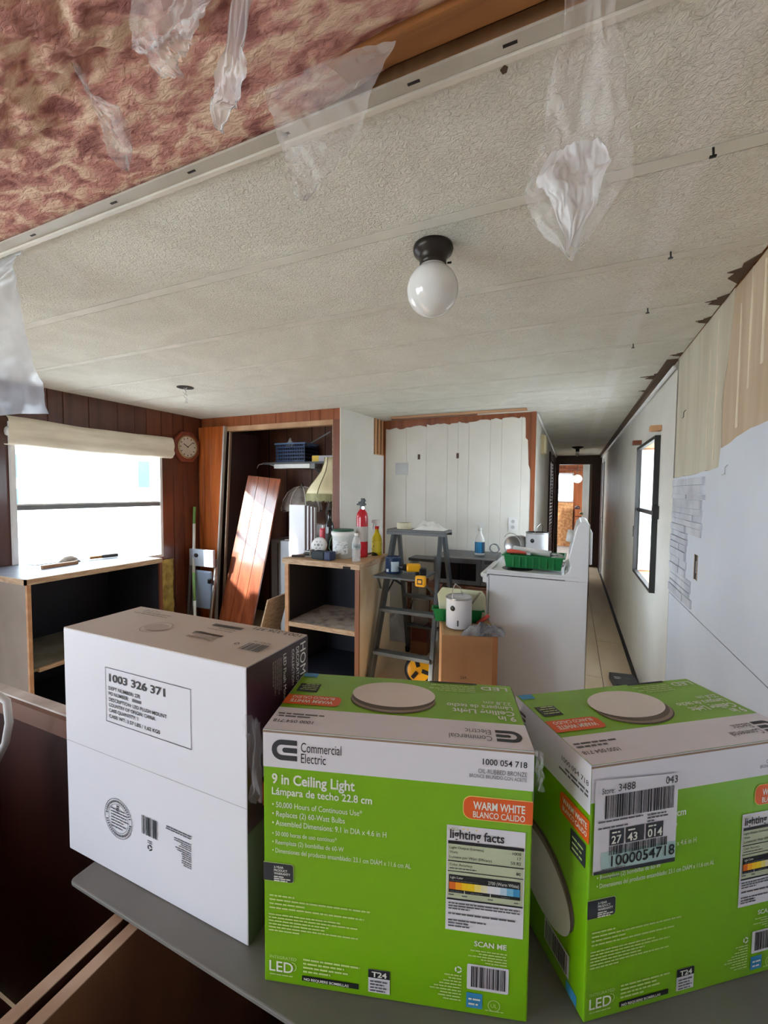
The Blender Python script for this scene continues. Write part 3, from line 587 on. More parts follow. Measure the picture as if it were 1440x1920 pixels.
def front_print(p, full=True):
    p.rect(0, 228, 260, 266, Wc, 1, name='white_band')
    if full:
        logo(p, 9, 236); p.text(39, 246, 9.6, 'Commercial', M_ink, 40.5); p.text(39, 235, 9.6, 'Electric', M_ink, 25)
    p.text(254, 249.8, 5.6, '1000 054 718', M_ink, 40, .01, right=True); p.text(254, 241.3, 4.2, 'OIL-RUBBED BRONZE', Gy, 44, right=True); p.text(254, 236.6, 3.4, 'BRONCE BRUÑIDO CON ACEITE', Gy, 52, right=True)
    p.text(9, 211.5, 10, '9 in Ceiling Light', Wt, 84, .022); p.text(9, 200, 7.4, 'Lámpara de techo 22.8 cm', Wt, 101, .015)
    for y, h, s, wd in ((187, 5.6, '• 50,000 Hours of Continuous Use*', 91), (177.5, 5.6, '• Replaces (2) 60-Watt Bulbs', 74), (168, 5.6, '• Assembled Dimensions: 9.1 in DIA x 4.6 in H', 115),
                        (157.3, 4.6, '• 50 000 horas de uso continuo*', 66), (148.5, 4.6, '• Reemplaza (2) bombillas de 60-W', 73), (139.5, 4.8, '• Dimensiones del producto ensamblado: 23.1 cm DIÁM x 11.6 cm AL', 139)):
        p.text(9.3, y, h, s, Wt, wd)
    p.rect(196.5, 195.6, 260, 218.6, mat('pale_yellow_ink', rgb(240, 220, 120), .5), 2, r=8, corners='ad'); p.rect(197.2, 196.3, 260, 217.9, Or, 3, r=7.5, corners='ad')
    p.text(206, 206.3, 7.4, 'WARM WHITE', Wt, 47, .02, 4); p.text(206, 198.4, 5.8, 'BLANCO CÁLIDO', Wt, 47, .01, 4)
    # facts label
    p.rect(182, 83.5, 254, 188, Wc, 2, name='facts_label')
    p.text(183.5, 183.2, 3, 'LED', Sage, 9, .02, 4); p.text(185, 175.8, 8.4, 'lighting facts', M_ink, 50, .018, 4)
    for x in (197, 201, 209): p.rect(x, 185, x + 1.2, 186, Yel, 4)
    p.rect(183.4, 116, 253, 171, Sage, 3)
    p.rect(183.4, 170, 253, 173, M_ink, 4); p.rect(183.4, 152.7, 253, 153.7, M_ink, 4); p.rect(183.4, 142.6, 253, 143.4, M_ink, 4); p.rect(183.2, 114.4, 253, 116, M_ink, 4)
    for y, s, v in ((165.4, 'Light Output (Lumens)', '1000'), (160.8, 'Watts', '17'), (156, 'Lumens per Watt (Efficacy)', '58.82')):
        p.text(185, y, 2.5, s, M_ink, lv=4, width=len(s) * 1.5); p.text(250.5, y, 3, v, M_ink, lv=4, right=True)
    p.text(185, 148.5, 2.5, 'Color Accuracy', M_ink, lv=4, width=21); p.lines(185, [25], 145.5, 3, 1, Gy, 4); p.text(250.5, 146, 3, '80', M_ink, lv=4, right=True)
    p.rect(184.6, 121.7, 250.4, 139.6, M_ink, 4); p.text(186, 136.3, 2.3, 'Light Color', Wt, lv=6, width=12); p.lines(186, [26], 133.7, 2, 1, Gy, 6); p.text(249, 134.4, 3.2, '2700 (Warm White)', Wt, lv=6, width=28, right=True)
    cols = [(224, 110, 30), (246, 170, 20), (250, 205, 20), (250, 215, 30), (244, 226, 120), (236, 230, 190), (232, 232, 234), (226, 230, 236), (190, 216, 232), (120, 190, 222), (60, 150, 200)]
    for k, c in enumerate(cols):
        x0 = 185 + k * 65 / 11; p.rect(x0, 125.2, x0 + 65 / 11, 132.6, mat('spectrum_%d' % k, rgb(*c), .5), 5)
    for x in (199, 223): p.rect(x, 121.9, x + .6, 125.2, Wt, 6)
    p.lines(186, [11], 123, 2, 1.2, Gy, 6); p.lines(205, [11], 123, 2, 1.2, Gy, 6); p.lines(233, [8], 123, 2, 1.2, Gy, 6)
    p.lines(184.5, [5], 119, 2, 1.2, Gy, 4); p.lines(197, [5], 118.5, 2, 1.2, Gy, 4); p.lines(221, [5], 118.3, 2, 1.2, Gy, 4); p.lines(245, [5], 118, 2, 1.2, Gy, 4)
    p.lines(184.5, [66, 66, 20], 110.5, 2.7, 1.3, Gy, 4); p.lines(184.5, [62], 99.8, 2.6, 1.6, Gy, 4); p.lines(184.5, [36, 19, 20], 93.5, 2.9, 1.3, Gy, 4)
    # lower print
    p.rect(0, 109, 31.5, 129, Wg, 2, r=3, corners='bc'); p.rect(0, 109.6, 30.9, 128.4, Dk, 3, r=2.6, corners='bc')
    for k, s in enumerate(('3-YEAR', 'PRODUCT', 'WARRANTY')): p.text(11, 123.6 - k * 3.3, 2.3, s, Wt, [10, 14, 17][k], .02, 4)
    p.lines(11, [10, 17, 14], 114.2, 2.1, 1.2, Wt, 4)
    p.lines(6, [26, 104, 38, 97], 93, 4.3, 1.7, Wg); p.lines(5, [74, 92, 62, 58, 92, 32], 73, 3.4, 1.5, Wg)
    p.text(6, 26.8, 3.2, 'INTEGRATED', Wg, 28, .0); p.text(5.5, 13, 11, 'LED', Wt, 25, .01); p.ring(29, 20, 4.4, 5, Wg, 2, -1.2, 1.6, 14); p.lines(6, [24], 9, 2, 1.3, Wg)
    p.lines(41, [58, 42, 46, 28], 29, 4.2, 1.9, Wg); p.rect(39.8, 7.3, 98, 12.8, M_ink, 2); p.text(42, 8.7, 2.6, 'NO REQUIERE BOMBILLAS', Wt, 46, .02, 4)
    p.rect(107.6, 7, 129, 31, Wc, 2, name='code_label'); p.rect(107.6, 22.5, 129, 31, M_ink, 3); p.text(111, 24, 5.2, 'T24', Wt, 15, .03, 4); p.lines(109.5, [17, 14, 17, 15], 18.5, 3.2, 1.4, Gy, 4)
    p.text(209.5, 70.3, 5, 'SCAN ME', Wt, 30, .02); p.lines(240, [34, 26, 36, 24, 20], 65, 2.8, 1.3, Wg, right=True)
    p.rect(203.3, 26, 242, 51.7, Wc, 2, r=1.5, name='barcode_label'); p.bars(207, 29, 239, 50, M_ink, 26)
    p.ring(195, 44, 2, 3.4, Wt, 2, 0.2, 1.9, 8); p.ring(195, 44, 2, 3.4, Wt, 2, 2.3, 4.0, 8); p.ring(195, 44, 2, 3.4, Wt, 2, 4.4, 6.1, 8)
    p.lines(198, [16, 12, 17, 21, 26, 30, 20, 22, 17], 37, 3.1, 1.4, Wg, right=True)
    p.rect(203, 7.3, 218, 22.5, Blu, 2); p.lines(205, [11, 9], 16, 5, 1.8, Wt, 4); p.ring(229, 12.5, 5, 5.8, Wg, 2); p.text(226, 10.5, 4, 'UL', Wg, 6); p.lines(221, [17], 6.5, 2, 1.2, Wg)
def top_print(p):                            # reads the right way round from the far side
    p.rect(0, 91, 260, 136, Wc, 1, name='white_band'); logo(p, 7, 105, .95)
    p.text(36, 117, 8.6, 'Commercial', Gy, 41); p.text(36, 106, 8.6, 'Electric', Gy, 25)
    p.text(256, 116, 5.4, '1000 054 718', M_ink, 42, right=True); p.lines(256, [36, 50], 108, 5, 2.6, Gy, right=True)
    p.text(7, 77, 9, '9 in', Wt, 18, .02); p.text(7, 66, 9, 'Ceiling Light', Wt, 65, .02); p.text(7, 55, 8, 'Lámpara de techo', Wt, 71, .01); p.text(7, 45, 7, '22.8 cm', Wt, 30)
    p.text(6, 8, 9, 'LED', Wt, 31, .01); p.lines(44, [44, 54, 40, 52], 23, 4.5, 2, Wg); p.rect(41, .5, 98, 4.5, M_ink, 2)
    p.ellipse(139, 57, 48, 31, Brz, 2); p.ellipse(139, 55, 48, 31, Brz2, 3); p.ellipse(139, 52, 47, 30, Brz, 4); p.ellipse(139, 45, 48, 30.5, Lgy, 5, name='fixture_picture')
    p.rect(196, 61, 260, 83, Or, 2, r=7, corners='ad'); p.text(204, 72, 6.6, 'WARM WHITE', Wt, 49, .02, 3); p.text(204, 64, 5.4, 'BLANCO CÁLIDO', Wt, 49, .01, 3)
    p.rect(229, 31, 254, 52, Dk, 2, name='feature_badge'); p.lines(231, [20, 18, 20, 16], 46, 4.5, 1.6, Wg, 3)
    p.rect(240, 1, 258, 12, Blu, 2)
def left_print(p):                           # short side, 136 wide
    p.rect(0, 216, 136, 266, Wc, 1, name='white_band'); p.text(133, 243, 5.2, '1000 054 718', M_ink, 40, right=True); p.lines(133, [34, 44], 236, 4.5, 2.4, Gy, right=True); logo(p, 6, 238, .7)
    p.rect(92, 186, 136, 210, Or, 2, r=6, corners='ad'); p.text(97, 199, 6, 'WARM WHITE', Wt, 36, .02, 3); p.text(97, 191, 5, 'BLANCO CÁLIDO', Wt, 36, .01, 3)
    p.rect(110, 158, 132, 182, Dk, 2, name='feature_badge'); p.lines(113, [16, 14, 15], 174, 6, 2, Wg, 3)
    p.ellipse(66, 96, 55, 40, Brz, 2, -.35); p.ellipse(60, 92, 55, 40, Brz2, 3, -.35); p.ellipse(62, 86, 54, 39, Lgy, 4, -.3, 'fixture_picture')
    p.rect(72, 18, 114, 44, Wc, 2, name='barcode_label'); p.bars(75, 20, 111, 42, M_ink, 26); p.rect(110, 3, 126, 15, Blu, 2)
def carton(label, fl_xy, yaw, w_, d_, h_, full=True):
    t = thing('ceiling_light_box', label, 'box', (fl_xy[0], fl_xy[1], .91), yaw)
    c = B(0, w_, 0, d_, 0, h_ - .0012).build('carton', G, t, bevel=.0015)
    # lid flap resting on top, a hair wider so its cut edge shows
    B(.0005, w_ - .0005, .0005, d_ - .0005, h_ - .0011, h_).build('lid_flap', G, t)
    B(-.0004, w_ + .0004, -.0006, .0, h_ - .0028, h_ - .0009).build('flap_edge', Card, t)
    sx, sz, sy = w_ / .26, h_ / .266, d_ / .136
    t_, t = t, c
    fp = Panel(t, (0, 0, 0), (1, 0, 0), (0, 0, 1), sx, sz)
    tp = Panel(t, (w_, d_, h_), (-1, 0, 0), (0, -1, 0), sx, sy); top_print(tp)
    lp = Panel(t, (0, d_, 0), (0, -1, 0), (0, 0, 1), sy, sz); left_print(lp)
    rp = Panel(t, (w_, 0, 0), (0, 1, 0), (0, 0, 1), sy, sz); left_print(rp)
    front_print(fp, full); return t_, fp
bx1, fp1 = carton('lime green ceiling light carton facing forward in the middle', (-.279, .335), 16.45, .264, .134, .269)
bx2, fp2 = carton('lime green ceiling light carton turned aside with a store label on its front', (.0236, .4316), 35.88, .2557, .1387, .2557, False)
# store label on the right carton
p = fp2
p.poly([(3, 156), (97, 153.5), (97.5, 247), (3, 252)], Wc, 7, 'store_label')
p.text(10, 237.5, 6, 'Store:', M_ink, 14, lv=9); p.text(28, 238.3, 7.4, '3488', M_ink, 19, lv=9); p.text(96, 238, 7.6, '043', M_ink, 14, lv=9, right=True)
p.bars(14, 212, 94, 235.5, M_ink, 46, 9); p.lines(7, [50], 208.5, 3, 1.6, Gy, 9); p.lines(7, [33], 202, 3, 1.6, Gy, 9); p.lines(62, [22, 24, 8], 208, 3.3, 1.5, Gy, 9)
for x0, x1, s in ((20, 36, '27'), (38, 59, '43'), (61, 81, '014')):
    p.rect(x0, 184, x1, 200, Dk, 9); p.text(x0 + 1.5, 186, 8, s, Wt, 5.6 * len(s), .02, 11)
    p.lines(x0 + 2, [9], 196.5, 2, 1.6, Wt, 11)
p.bars(20, 174, 86, 183, M_ink, 40, 9); p.poly([(11.5, 160), (97, 158), (97, 176), (11.5, 178)], Teal, 8, 'teal_band'); p.text(22, 163, 10.6, '1000054718', M_ink, 73, .01, 11)
p.poly([(3.5, 156.5), (96.5, 154), (96.5, 158.5), (3.5, 159.5)], Dk, 9); p.lines(12, [26, 20], 160.5, 9, .9, Gy, 11)
# wrinkled clear wrap at the carton corners
def wrap(parent, pts, seed):
    def fn(u, v):
        a = Vector(pts[0]).lerp(Vector(pts[1]), u).lerp(Vector(pts[3]).lerp(Vector(pts[2]), u), v); q = Vector((u * 5 + seed, v * 5, seed))
        return a + Vector((noise.noise(q), noise.noise(q + Vector((7, 0, 0))), noise.noise(q + Vector((0, 7, 0))))) * .006
    MB().grid(fn, 10, 12).build('shrink_wrap', mat('shrink_wrap_film', (.95, .95, .95, 1), .1, alpha=.10, spec=1), parent, smooth=True, recalc=False)
wrap(bx1, [(-.003, .004, .19), (-.012, -.001, .19), (-.016, -.004, .285), (-.003, .002, .275)], 2)
wrap(bx1, [(.266, .003, .235), (.272, .0, .23), (.272, -.003, .27), (.265, -.001, .272)], 5)
# tall white carton
ww, wd, wh = .322, .117, .318
wbx = thing('flush_mount_box', 'tall white light carton with black shipping text and a plum side', 'box', (-.639, .353, .91), .14)
Wf = mat('white_carton_board', rgb(226, 226, 232), .5, rgb(219, 219, 226), 2.5); Plum = mat('plum_card', rgb(56, 28, 40), .3, coat=.3)
WtTop = mat('dull_white_board', rgb(205, 198, 188), .6, rgb(196, 188, 178), 5); Seam = mat('crease', rgb(176, 174, 172), .7)  # lid board toned darker and warmer than the carton front
wcar = B(0, ww, 0, wd, 0, wh - .001).build('carton', Wf, wbx, bevel=.0015)
B(.0005, ww - .0005, .0005, wd - .0005, wh - .0009, wh).build('lid_flap', WtTop, wbx)
p = Panel(wcar, (0, 0, 0), (1, 0, 0), (0, 0, 1))
p.frame(88, 205.5, 240, 278, .7, M_ink)
p.text(95.5, 260.5, 9.6, '1003 326 371', M_ink, 102, .022)
for y, s, wd_ in ((249, 'DEPT NUMBER: 27L', 60.5), (241.8, 'PO NUMBER:', 38), (234, 'DESCRIPTION: LED FLUSH MOUNT', 106), (226.8, 'COUNTRY OF ORIGIN: CHINA', 86), (219.6, 'CASE QUANTITY: 1', 55), (211.8, 'CASE WT: 3.57 LBS / 1,62 KGS', 94)):
    p.text(94, y, 4.4, s, M_ink, wd_, .018)
p.lines(139, [16], 242, 4, 3.6, Gy)
p.rect(0, 159, 322, 159.7, Seam, 1, name='crease')
p.ring(107, 78.5, 26, 26.8, Gy, 2); p.ring(107, 78.5, 19, 19.6, Gy, 2)
mb = MB()
for k in range(46):
    a = k * 2 * PI / 46
    if k % 23 in (0, 1): continue
    c = (107 + 22.8 * math.cos(a), 78.5 + 22.8 * math.sin(a)); u = (math.cos(a), math.sin(a)); v = (-u[1], u[0])
    mb.add([p.P(c[0] + u[0] * i * 1.5 + v[0] * j * .9, c[1] + u[1] * i * 1.5 + v[1] * j * .9, 2) for i, j in ((-1, -1), (1, -1), (1, 1), (-1, 1))], [(0, 1, 2, 3)])
mb.build('seal_lettering', Gy, wcar, recalc=False)
p.lines(93, [28, 32, 30, 33, 24, 29, 22], 89, 4, 1.5, Gy); p.lines(104, [5, 5, 5, 5], 94, 3, 2, Gy)
p.bars(152.5, 75, 181.5, 99, M_ink, 13, 3); p.ring(166, 60, 2.4, 4, M_ink, 2, .2, 1.9, 8); p.ring(166, 60, 2.4, 4, M_ink, 2, 2.3, 4, 8); p.ring(166, 60, 2.4, 4, M_ink, 2, 4.4, 6.1, 8); p.lines(162, [8, 8], 68, 2.6, 1, Gy)
p.lines(237, [41, 42], 98, 2.8, 1.5, Gy, right=True); p.lines(237, [28, 28, 17, 20], 88, 2.6, 1.2, Gy, right=True); p.lines(237, [26, 23, 16, 15, 15], 77, 2.6, 1.2, Gy, right=True); p.lines(237, [16, 16, 13], 63.5, 2.6, 1.2, Gy, right=True)
p = Panel(wcar, (ww, wd, wh), (-1, 0, 0), (0, -1, 0))
p.text(4, 5, 9, '1003 326 371', M_ink, 76); p.bars(17, 57, 47, 79, Gy, 12, 3); p.text(20, 49, 3.6, 'SCAN ME', Gy, 27); p.ring(60, 66, 2, 3.4, Gy, 2)
p.rect(92, 17, 144, 25, Gy, 2); p.lines(95, [44, 30, 46, 36], 36, 6, 2, Brz2); p.rect(95, 52, 144, 57, Brz, 2); p.lines(95, [44, 46, 40, 47, 38, 44], 72, 4, 1.6, Brz2)
p.ring(205, 64, 20, 21, Brz2, 2); p.ellipse(205, 64, 19, 13, mat('faint_grey_ink', rgb(186, 178, 168), .6), 2); p.text(262, 8, 8, 'HOME', Brz2, 34); p.lines(230, [70, 60], 26, 7, 2.5, Brz2)
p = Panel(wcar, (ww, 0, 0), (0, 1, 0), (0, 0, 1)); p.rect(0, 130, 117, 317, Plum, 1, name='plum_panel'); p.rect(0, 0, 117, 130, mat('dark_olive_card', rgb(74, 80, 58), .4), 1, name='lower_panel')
q = Panel(wcar, (ww + .0004, 0, wh), (0, 0, -1), (0, 1, 0))   # lettering runs down the side
q.text(6, 99, 12, 'HOME', Wt, 52); q.text(8, 90, 6, 'DECORATORS', Wt, 52); q.text(8, 81, 4.4, 'COLLECTION', Wt, 46); q.text(8, 64, 5.4, 'LED Flush Mount', Wt, 62); q.lines(10, [40, 44, 36, 42, 30], 58, 3.6, 1.4, Brz2)
# ---------------------------------------------------------------- counter along the left wall
M_navy = mat('shaded_navy_board', rgb(20, 24, 40), .7, rgb(15, 18, 32), 3)  # board darkened so its colour carries the shade of the open interiors
M_lam = mat('worn_laminate_top', rgb(124, 128, 140), .4, rgb(104, 108, 120), 7, dist=1); M_side = mat('grey_beige_side', rgb(150, 140, 132), .7, rgb(136, 126, 118), 4)
ct = thing('shelf_counter', 'low counter with open shelves below the left window', 'counter', (0, 0, 0))
B(-3.42, -2.82, 1.37, 2.24, .882, .9).build('worktop', M_lam, ct)
B(-2.82, -2.802, 1.362, 2.24, .868, .9).build('front_edge', M_edge, ct); B(-3.42, -2.802, 1.362, 1.3695, .868, .9).build('side_edge', M_edge, ct)
B(-3.42, -2.823, 1.372, 1.388, 0, .882).build('side_panel', M_side, ct); B(-2.8225, -2.806, 1.370, 1.390, 0, .868).build('stile', M_rawx, ct)
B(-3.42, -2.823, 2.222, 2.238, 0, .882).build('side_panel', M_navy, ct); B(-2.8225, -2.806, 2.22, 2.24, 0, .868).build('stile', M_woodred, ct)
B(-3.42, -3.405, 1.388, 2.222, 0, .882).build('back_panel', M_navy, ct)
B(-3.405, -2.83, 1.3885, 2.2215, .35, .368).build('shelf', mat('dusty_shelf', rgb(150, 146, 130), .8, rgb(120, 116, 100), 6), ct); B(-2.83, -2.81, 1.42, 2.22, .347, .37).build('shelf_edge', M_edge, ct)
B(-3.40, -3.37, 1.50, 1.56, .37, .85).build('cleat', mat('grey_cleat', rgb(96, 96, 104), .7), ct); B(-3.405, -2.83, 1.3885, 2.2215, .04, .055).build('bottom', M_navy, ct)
o = MB().grid(lambda u, v: Vector((-3.28 + .09 * u, 1.79 + .10 * v, .9005 + .042 * math.sin(PI * u) ** .5 * math.sin(PI * v) ** .5 + .006 * noise.noise(Vector((u * 6, v * 6, 1))))), 12, 12).build('sanding_sponge', mat('dark_sponge', rgb(150, 138, 126), .95, bump=.6, bscale=120), smooth=True); o.modifiers.new('s', 'SOLIDIFY').thickness = -.004
tag(o, 'dark lumpy sponge on the left counter', 'sponge')
o = B(-.012, .012, 0, .22, 0, .02).build('wood_offcut', M_rawx); tag(at(o, (-3.10, 1.60, .9005), (0, 0, 3)), 'short pale wood offcut on the left counter', 'wood offcut')
kn = thing('putty_knife', 'putty knife with an orange and black handle on the left counter', 'putty knife', (-3.19, 1.95, .9005), -10)
B(-.012, .012, 0, .08, .006, .024).build('grip', mat('orange_grip', rgb(190, 130, 60), .5), kn, bevel=.004); B(-.014, .014, .08, .19, .003, .028).build('handle', mat('dark_grip', rgb(70, 66, 62), .5), kn, bevel=.006)
B(-.02, .02, -.12, 0, .012, .014).build('blade', M_steel, kn)
o = B(0, .12, 0, .24, 0, .003).build('paper_sheet', mat('white_paper', rgb(235, 238, 240), .8)); tag(at(o, (-3.40, 1.66, .9005), (0, 0, -6)), 'white paper sheet at the back of the left counter', 'paper')
# ---------------------------------------------------------------- corner: door leaf, broom, step stool, leaning panel
bf = thing('bifold_door', 'orange-brown folding closet door leaf in the corner', 'door', (0, 0, 0))
for x0, x1, b0, b1 in ((-3.425, -3.352, -3.435, -3.40), (-3.348, -3.255, -3.396, -3.33), (-3.251, -3.10, -3.326, -3.255)):
    MB().prism([(b0, .02), (b1, .02), (x1, 2.03), (x0, 2.03)], 1, 3.172, 3.20).build('door_board', woodm('glossy_orange_wood', (186, 100, 46), (150, 74, 32), .22, coat=.6), bf, bevel=.001)
MB().prism([(-3.2545, .02), (-3.240, .02), (-3.084, 2.03), (-3.0995, 2.03)], 1, 3.168, 3.205).build('edge_strip', mat('pale_metal_edge', rgb(215, 212, 205), .25, metal=.4), bf)
B(-3.44, -3.428, 3.172, 3.20, .02, 2.03).build('hinge_stile', M_dkdoor, bf)
b2 = thing('bifold_door', 'second folded door leaf seen edge-on beside the dark closet', 'door', (0, 0, 0))
MB().prism([(-3.215, .02), (-3.185, .02), (-3.055, 1.98), (-3.075, 1.98)], 1, 3.225, 3.62).build('door_board', M_dkdoor, b2); MB().prism([(-3.185, .02), (-3.172, .02), (-3.042, 1.98), (-3.054, 1.98)], 1, 3.2, 3.225).build('edge_strip', mat('tan_edge', rgb(150, 124, 104), .5), b2)
br = thing('broom_handle', 'green and white broom handle standing in the corner', 'broom', (0, 0, 0))
MB().tube([(-3.415, 3.10, 1.245), (-3.395, 3.075, 1.08)], .014, 12).build('grip', mat('green_grip', rgb(112, 158, 84), .4), br, smooth=True)
MB().tube([(-3.395, 3.075, 1.08), (-3.31, 2.985, .62)], .014, 12).build('upper_pole', mat('white_pole', rgb(236, 240, 232), .3), br, smooth=True)
MB().tube([(-3.31, 2.985, .62), (-3.26, 2.945, .36)], .0135, 12).build('middle_pole', mat('lime_pole', rgb(150, 200, 120), .35), br, smooth=True)
MB().tube([(-3.26, 2.945, .36), (-3.205, 2.90, .08)], .0135, 12).build('lower_pole', mat('white_pole', rgb(236, 240, 232)), br, smooth=True)
MB().prism([(-.12, 0), (.12, 0), (.09, .09), (-.09, .09)], 1, -.02, .02, Matrix.Translation((-3.20, 2.90, .0))).build('brush', mat('grey_bristle', rgb(110, 120, 110), .9), br)
st = thing('step_stool', 'folded grey plastic step stool leaning against the folding door', 'step stool', (-3.232, 3.02, 0))
Msx = Matrix.Rotation(math.radians(-4), 4, 'X'); Gp = mat('light_grey_plastic', rgb(176, 184, 196), .35); Gp2 = mat('blue_grey_plastic', rgb(150, 164, 186), .3)
B(-.155, .155, -.02, .012, .68, .845).build('top_step', Gp, st, bevel=.008)
MB().lathe([(.028, 0), (.028, .002)], n=16, M=Matrix.Translation((-.06, -.0205, .785)) @ Matrix.Rotation(PI / 2, 4, 'X') @ Matrix.Scale(.7, 4, (0, 1, 0))).build('hand_hole', M_dark, st)
B(-.135, .115, -.015, .018, .27, .64).build('lower_step', Gp2, st, bevel=.03)
MB().tube([(-.17, .02, .80), (-.20, -.01, .02)], .013, 10).build('leg', M_grey, st, smooth=True); MB().tube([(.15, .02, .68), (.10, -.03, .02)], .015, 10).build('leg', M_steel, st, smooth=True)
MB().tube([(-.14, .05, .80), (-.22, .04, .02)], .011, 10).build('leg', M_grey, st, smooth=True); MB().tube([(.13, .05, .75), (.145, .03, .02)], .011, 10).build('leg', M_grey, st, smooth=True)
MB().tube([(-.2, -.01, .12), (.11, -.02, .12)], .010, 8).build('cross_bar', M_steel, st, smooth=True)
B(.105, .14, -.045, -.015, .53, .575).build('latch', M_black, st, bevel=.006)
lp = thing('leaning_board', 'glossy reddish wooden panel leaning inside the closet opening', 'board', (-2.69, 3.03, .005))
Mlp = Matrix.Rotation(math.radians(10.5), 4, 'X').inverted() @ Matrix.Rotation(math.radians(5.8), 4, 'Y')
for a, b in ((-.40, -.268), (-.264, -.13), (-.126, .0)):
    MB().box(a, b, 0, .02, 0.0, 1.55, M=Mlp).build('panel_board', woodm('glossy_red_wood', (150, 80, 48), (112, 54, 32), .24, coat=.6), lp, bevel=.001)
# ---------------------------------------------------------------- closet contents
cs = thing('closet_shelf', 'high closet shelf carried on a diagonal bracket', 'shelf', (0, 0, 0))
B(-3.0, -1.86, 3.62, 3.96, 1.685, 1.705).build('board', mat('grey_shelf', rgb(96, 96, 98), .6), cs); MB().tube([(-2.42, 3.66, 1.685), (-2.30, 3.95, 1.42)], .012).build('bracket', M_steel, cs)
lf = thing('strip_light', 'white strip light fixture mounted under the closet shelf', 'light', (0, 0, 0))
B(-2.84, -2.40, 3.60, 3.72, 1.64, 1.6845).build('housing', M_whiteplastic, lf, bevel=.004); B(-2.39, -2.34, 3.60, 3.72, 1.635, 1.683).build('end_cap', M_grey, lf)
MB().tube([(-2.84, 3.65, 1.66), (-2.98, 3.66, 1.70), (-3.12, 3.7, 1.69), (-3.2, 3.72, 1.6), (-3.19, 3.75, 1.45)], .005).build('cord', M_whiteplastic, lf)
bk = thing('plastic_basket', 'blue lattice plastic basket of odds and ends on the closet shelf', 'basket', (-2.68, 3.78, 1.7055))
Bl = mat('navy_blue_plastic', rgb(50, 74, 116), .4)
MB().box(-.175, .175, -.12, .12, 0, .006).build('bottom', Bl, bk)
for k in range(6): MB().box(-.18, .18, -.122, -.116, .01 + k * .035, .022 + k * .035).box(-.18, .18, .116, .122, .01 + k * .035, .022 + k * .035).box(-.182, -.176, -.12, .12, .01 + k * .035, .022 + k * .035).box(.176, .182, -.12, .12, .01 + k * .035, .022 + k * .035).build('rail', Bl, bk)
vb = MB()
for k in range(13): vb.box(-.178 + k * .0293, -.171 + k * .0293, -.1225, -.1155, 0, .2).box(-.178 + k * .0293, -.171 + k * .0293, .1155, .1225, 0, .2)
vb.build('bars', Bl, bk); MB().box(-.19, .19, -.13, -.115, .185, .2).box(-.19, .19, .115, .13, .185, .2).box(-.19, -.172, -.115, .115, .185, .2).box(.172, .19, -.115, .115, .185, .2).build('rim', mat('pale_blue_rim', rgb(96, 122, 160), .35), bk)
B(-.165, .165, -.108, .108, .006, .165).build('contents', mat('dark_basket_contents', rgb(36, 36, 44), .8), bk)
tag(MB().tube([(-2.56, 3.76, 1.874), (-2.28, 3.80, 2.02)], .007).build('thin_rod', M_grey), 'thin grey rod sticking up out of the blue basket', 'rod')
o = MB().grid(lambda u, v: Vector((-2.82 + .10 * u, 3.74 + .08 * v, 1.872 + .09 * math.sin(PI * u) * math.sin(PI * v) * (1 + .5 * noise.noise(Vector((u * 6, v * 6, 2)))))), 10, 10).build('clear_bag', M_film2, smooth=True)
tag(o, 'crumpled clear bag lying in the blue basket', 'bag')
yb = thing('tape_box', 'yellow and white product box on the closet shelf', 'box', (-2.29, 3.70, 1.7055)); B(-.13, -.05, -.03, .03, 0, .062).build('yellow_end', mat('box_yellow', rgb(226, 190, 60), .5), yb); B(-.05, .13, -.03, .03, 0, .06).build('white_body', mat('box_pale', rgb(190, 186, 196), .5), yb)
wm = thing('washing_machine', 'white washing machine standing in the closet', 'washing machine', (-2.27, 3.36, 0))
B(-.31, .34, 0, .58, .02, .93).build('body', mat('blue_white_enamel', rgb(214, 226, 240), .25), wm, bevel=.012); B(-.31, .34, .0, .02, .035, .05).build('kick_line', M_grey, wm); B(-.31, .34, .47, .58, .93, 1.06).build('control_panel', M_whiteplastic, wm, bevel=.01); B(-.28, .31, .03, .45, .931, .94).build('lid', M_whiteplastic, wm, bevel=.004)
gc = thing('metal_cabinet', 'narrow grey metal cabinet left of the washing machine', 'cabinet', (-2.66, 3.40, 0))
B(-.06, .055, 0, .5, 0, .93).build('body', mat('grey_enamel', rgb(158, 160, 164), .3, metal=.3), gc, bevel=.006); B(.015, .035, -.006, .0, .06, .9).build('handle_strip', M_steel, gc)
MB().tube([(.03, -.012, .9), (.032, -.014, .6), (.03, -.012, .35), (.05, -.014, .22), (.06, -.012, .02)], .004).build('cord', M_black, gc); MB().tube([(.0 + .03 * math.cos(a), -.016, .33 + .03 * math.sin(a)) for a in [i * PI / 6 for i in range(13)]], .004).build('cord_knot', M_black, gc)
o = MB().grid(lambda u, v: Vector((-2.50 + .20 * u, 3.37 + .14 * v, .9415 + .02 * math.sin(PI * u) * math.sin(PI * v) + .006 * abs(noise.noise(Vector((u * 5, v * 5, 3)))))), 12, 8).build('red_cloth', mat('red_cloth', rgb(186, 58, 74), .9), smooth=True); tag(o, 'folded red cloth on the washing machine', 'cloth')
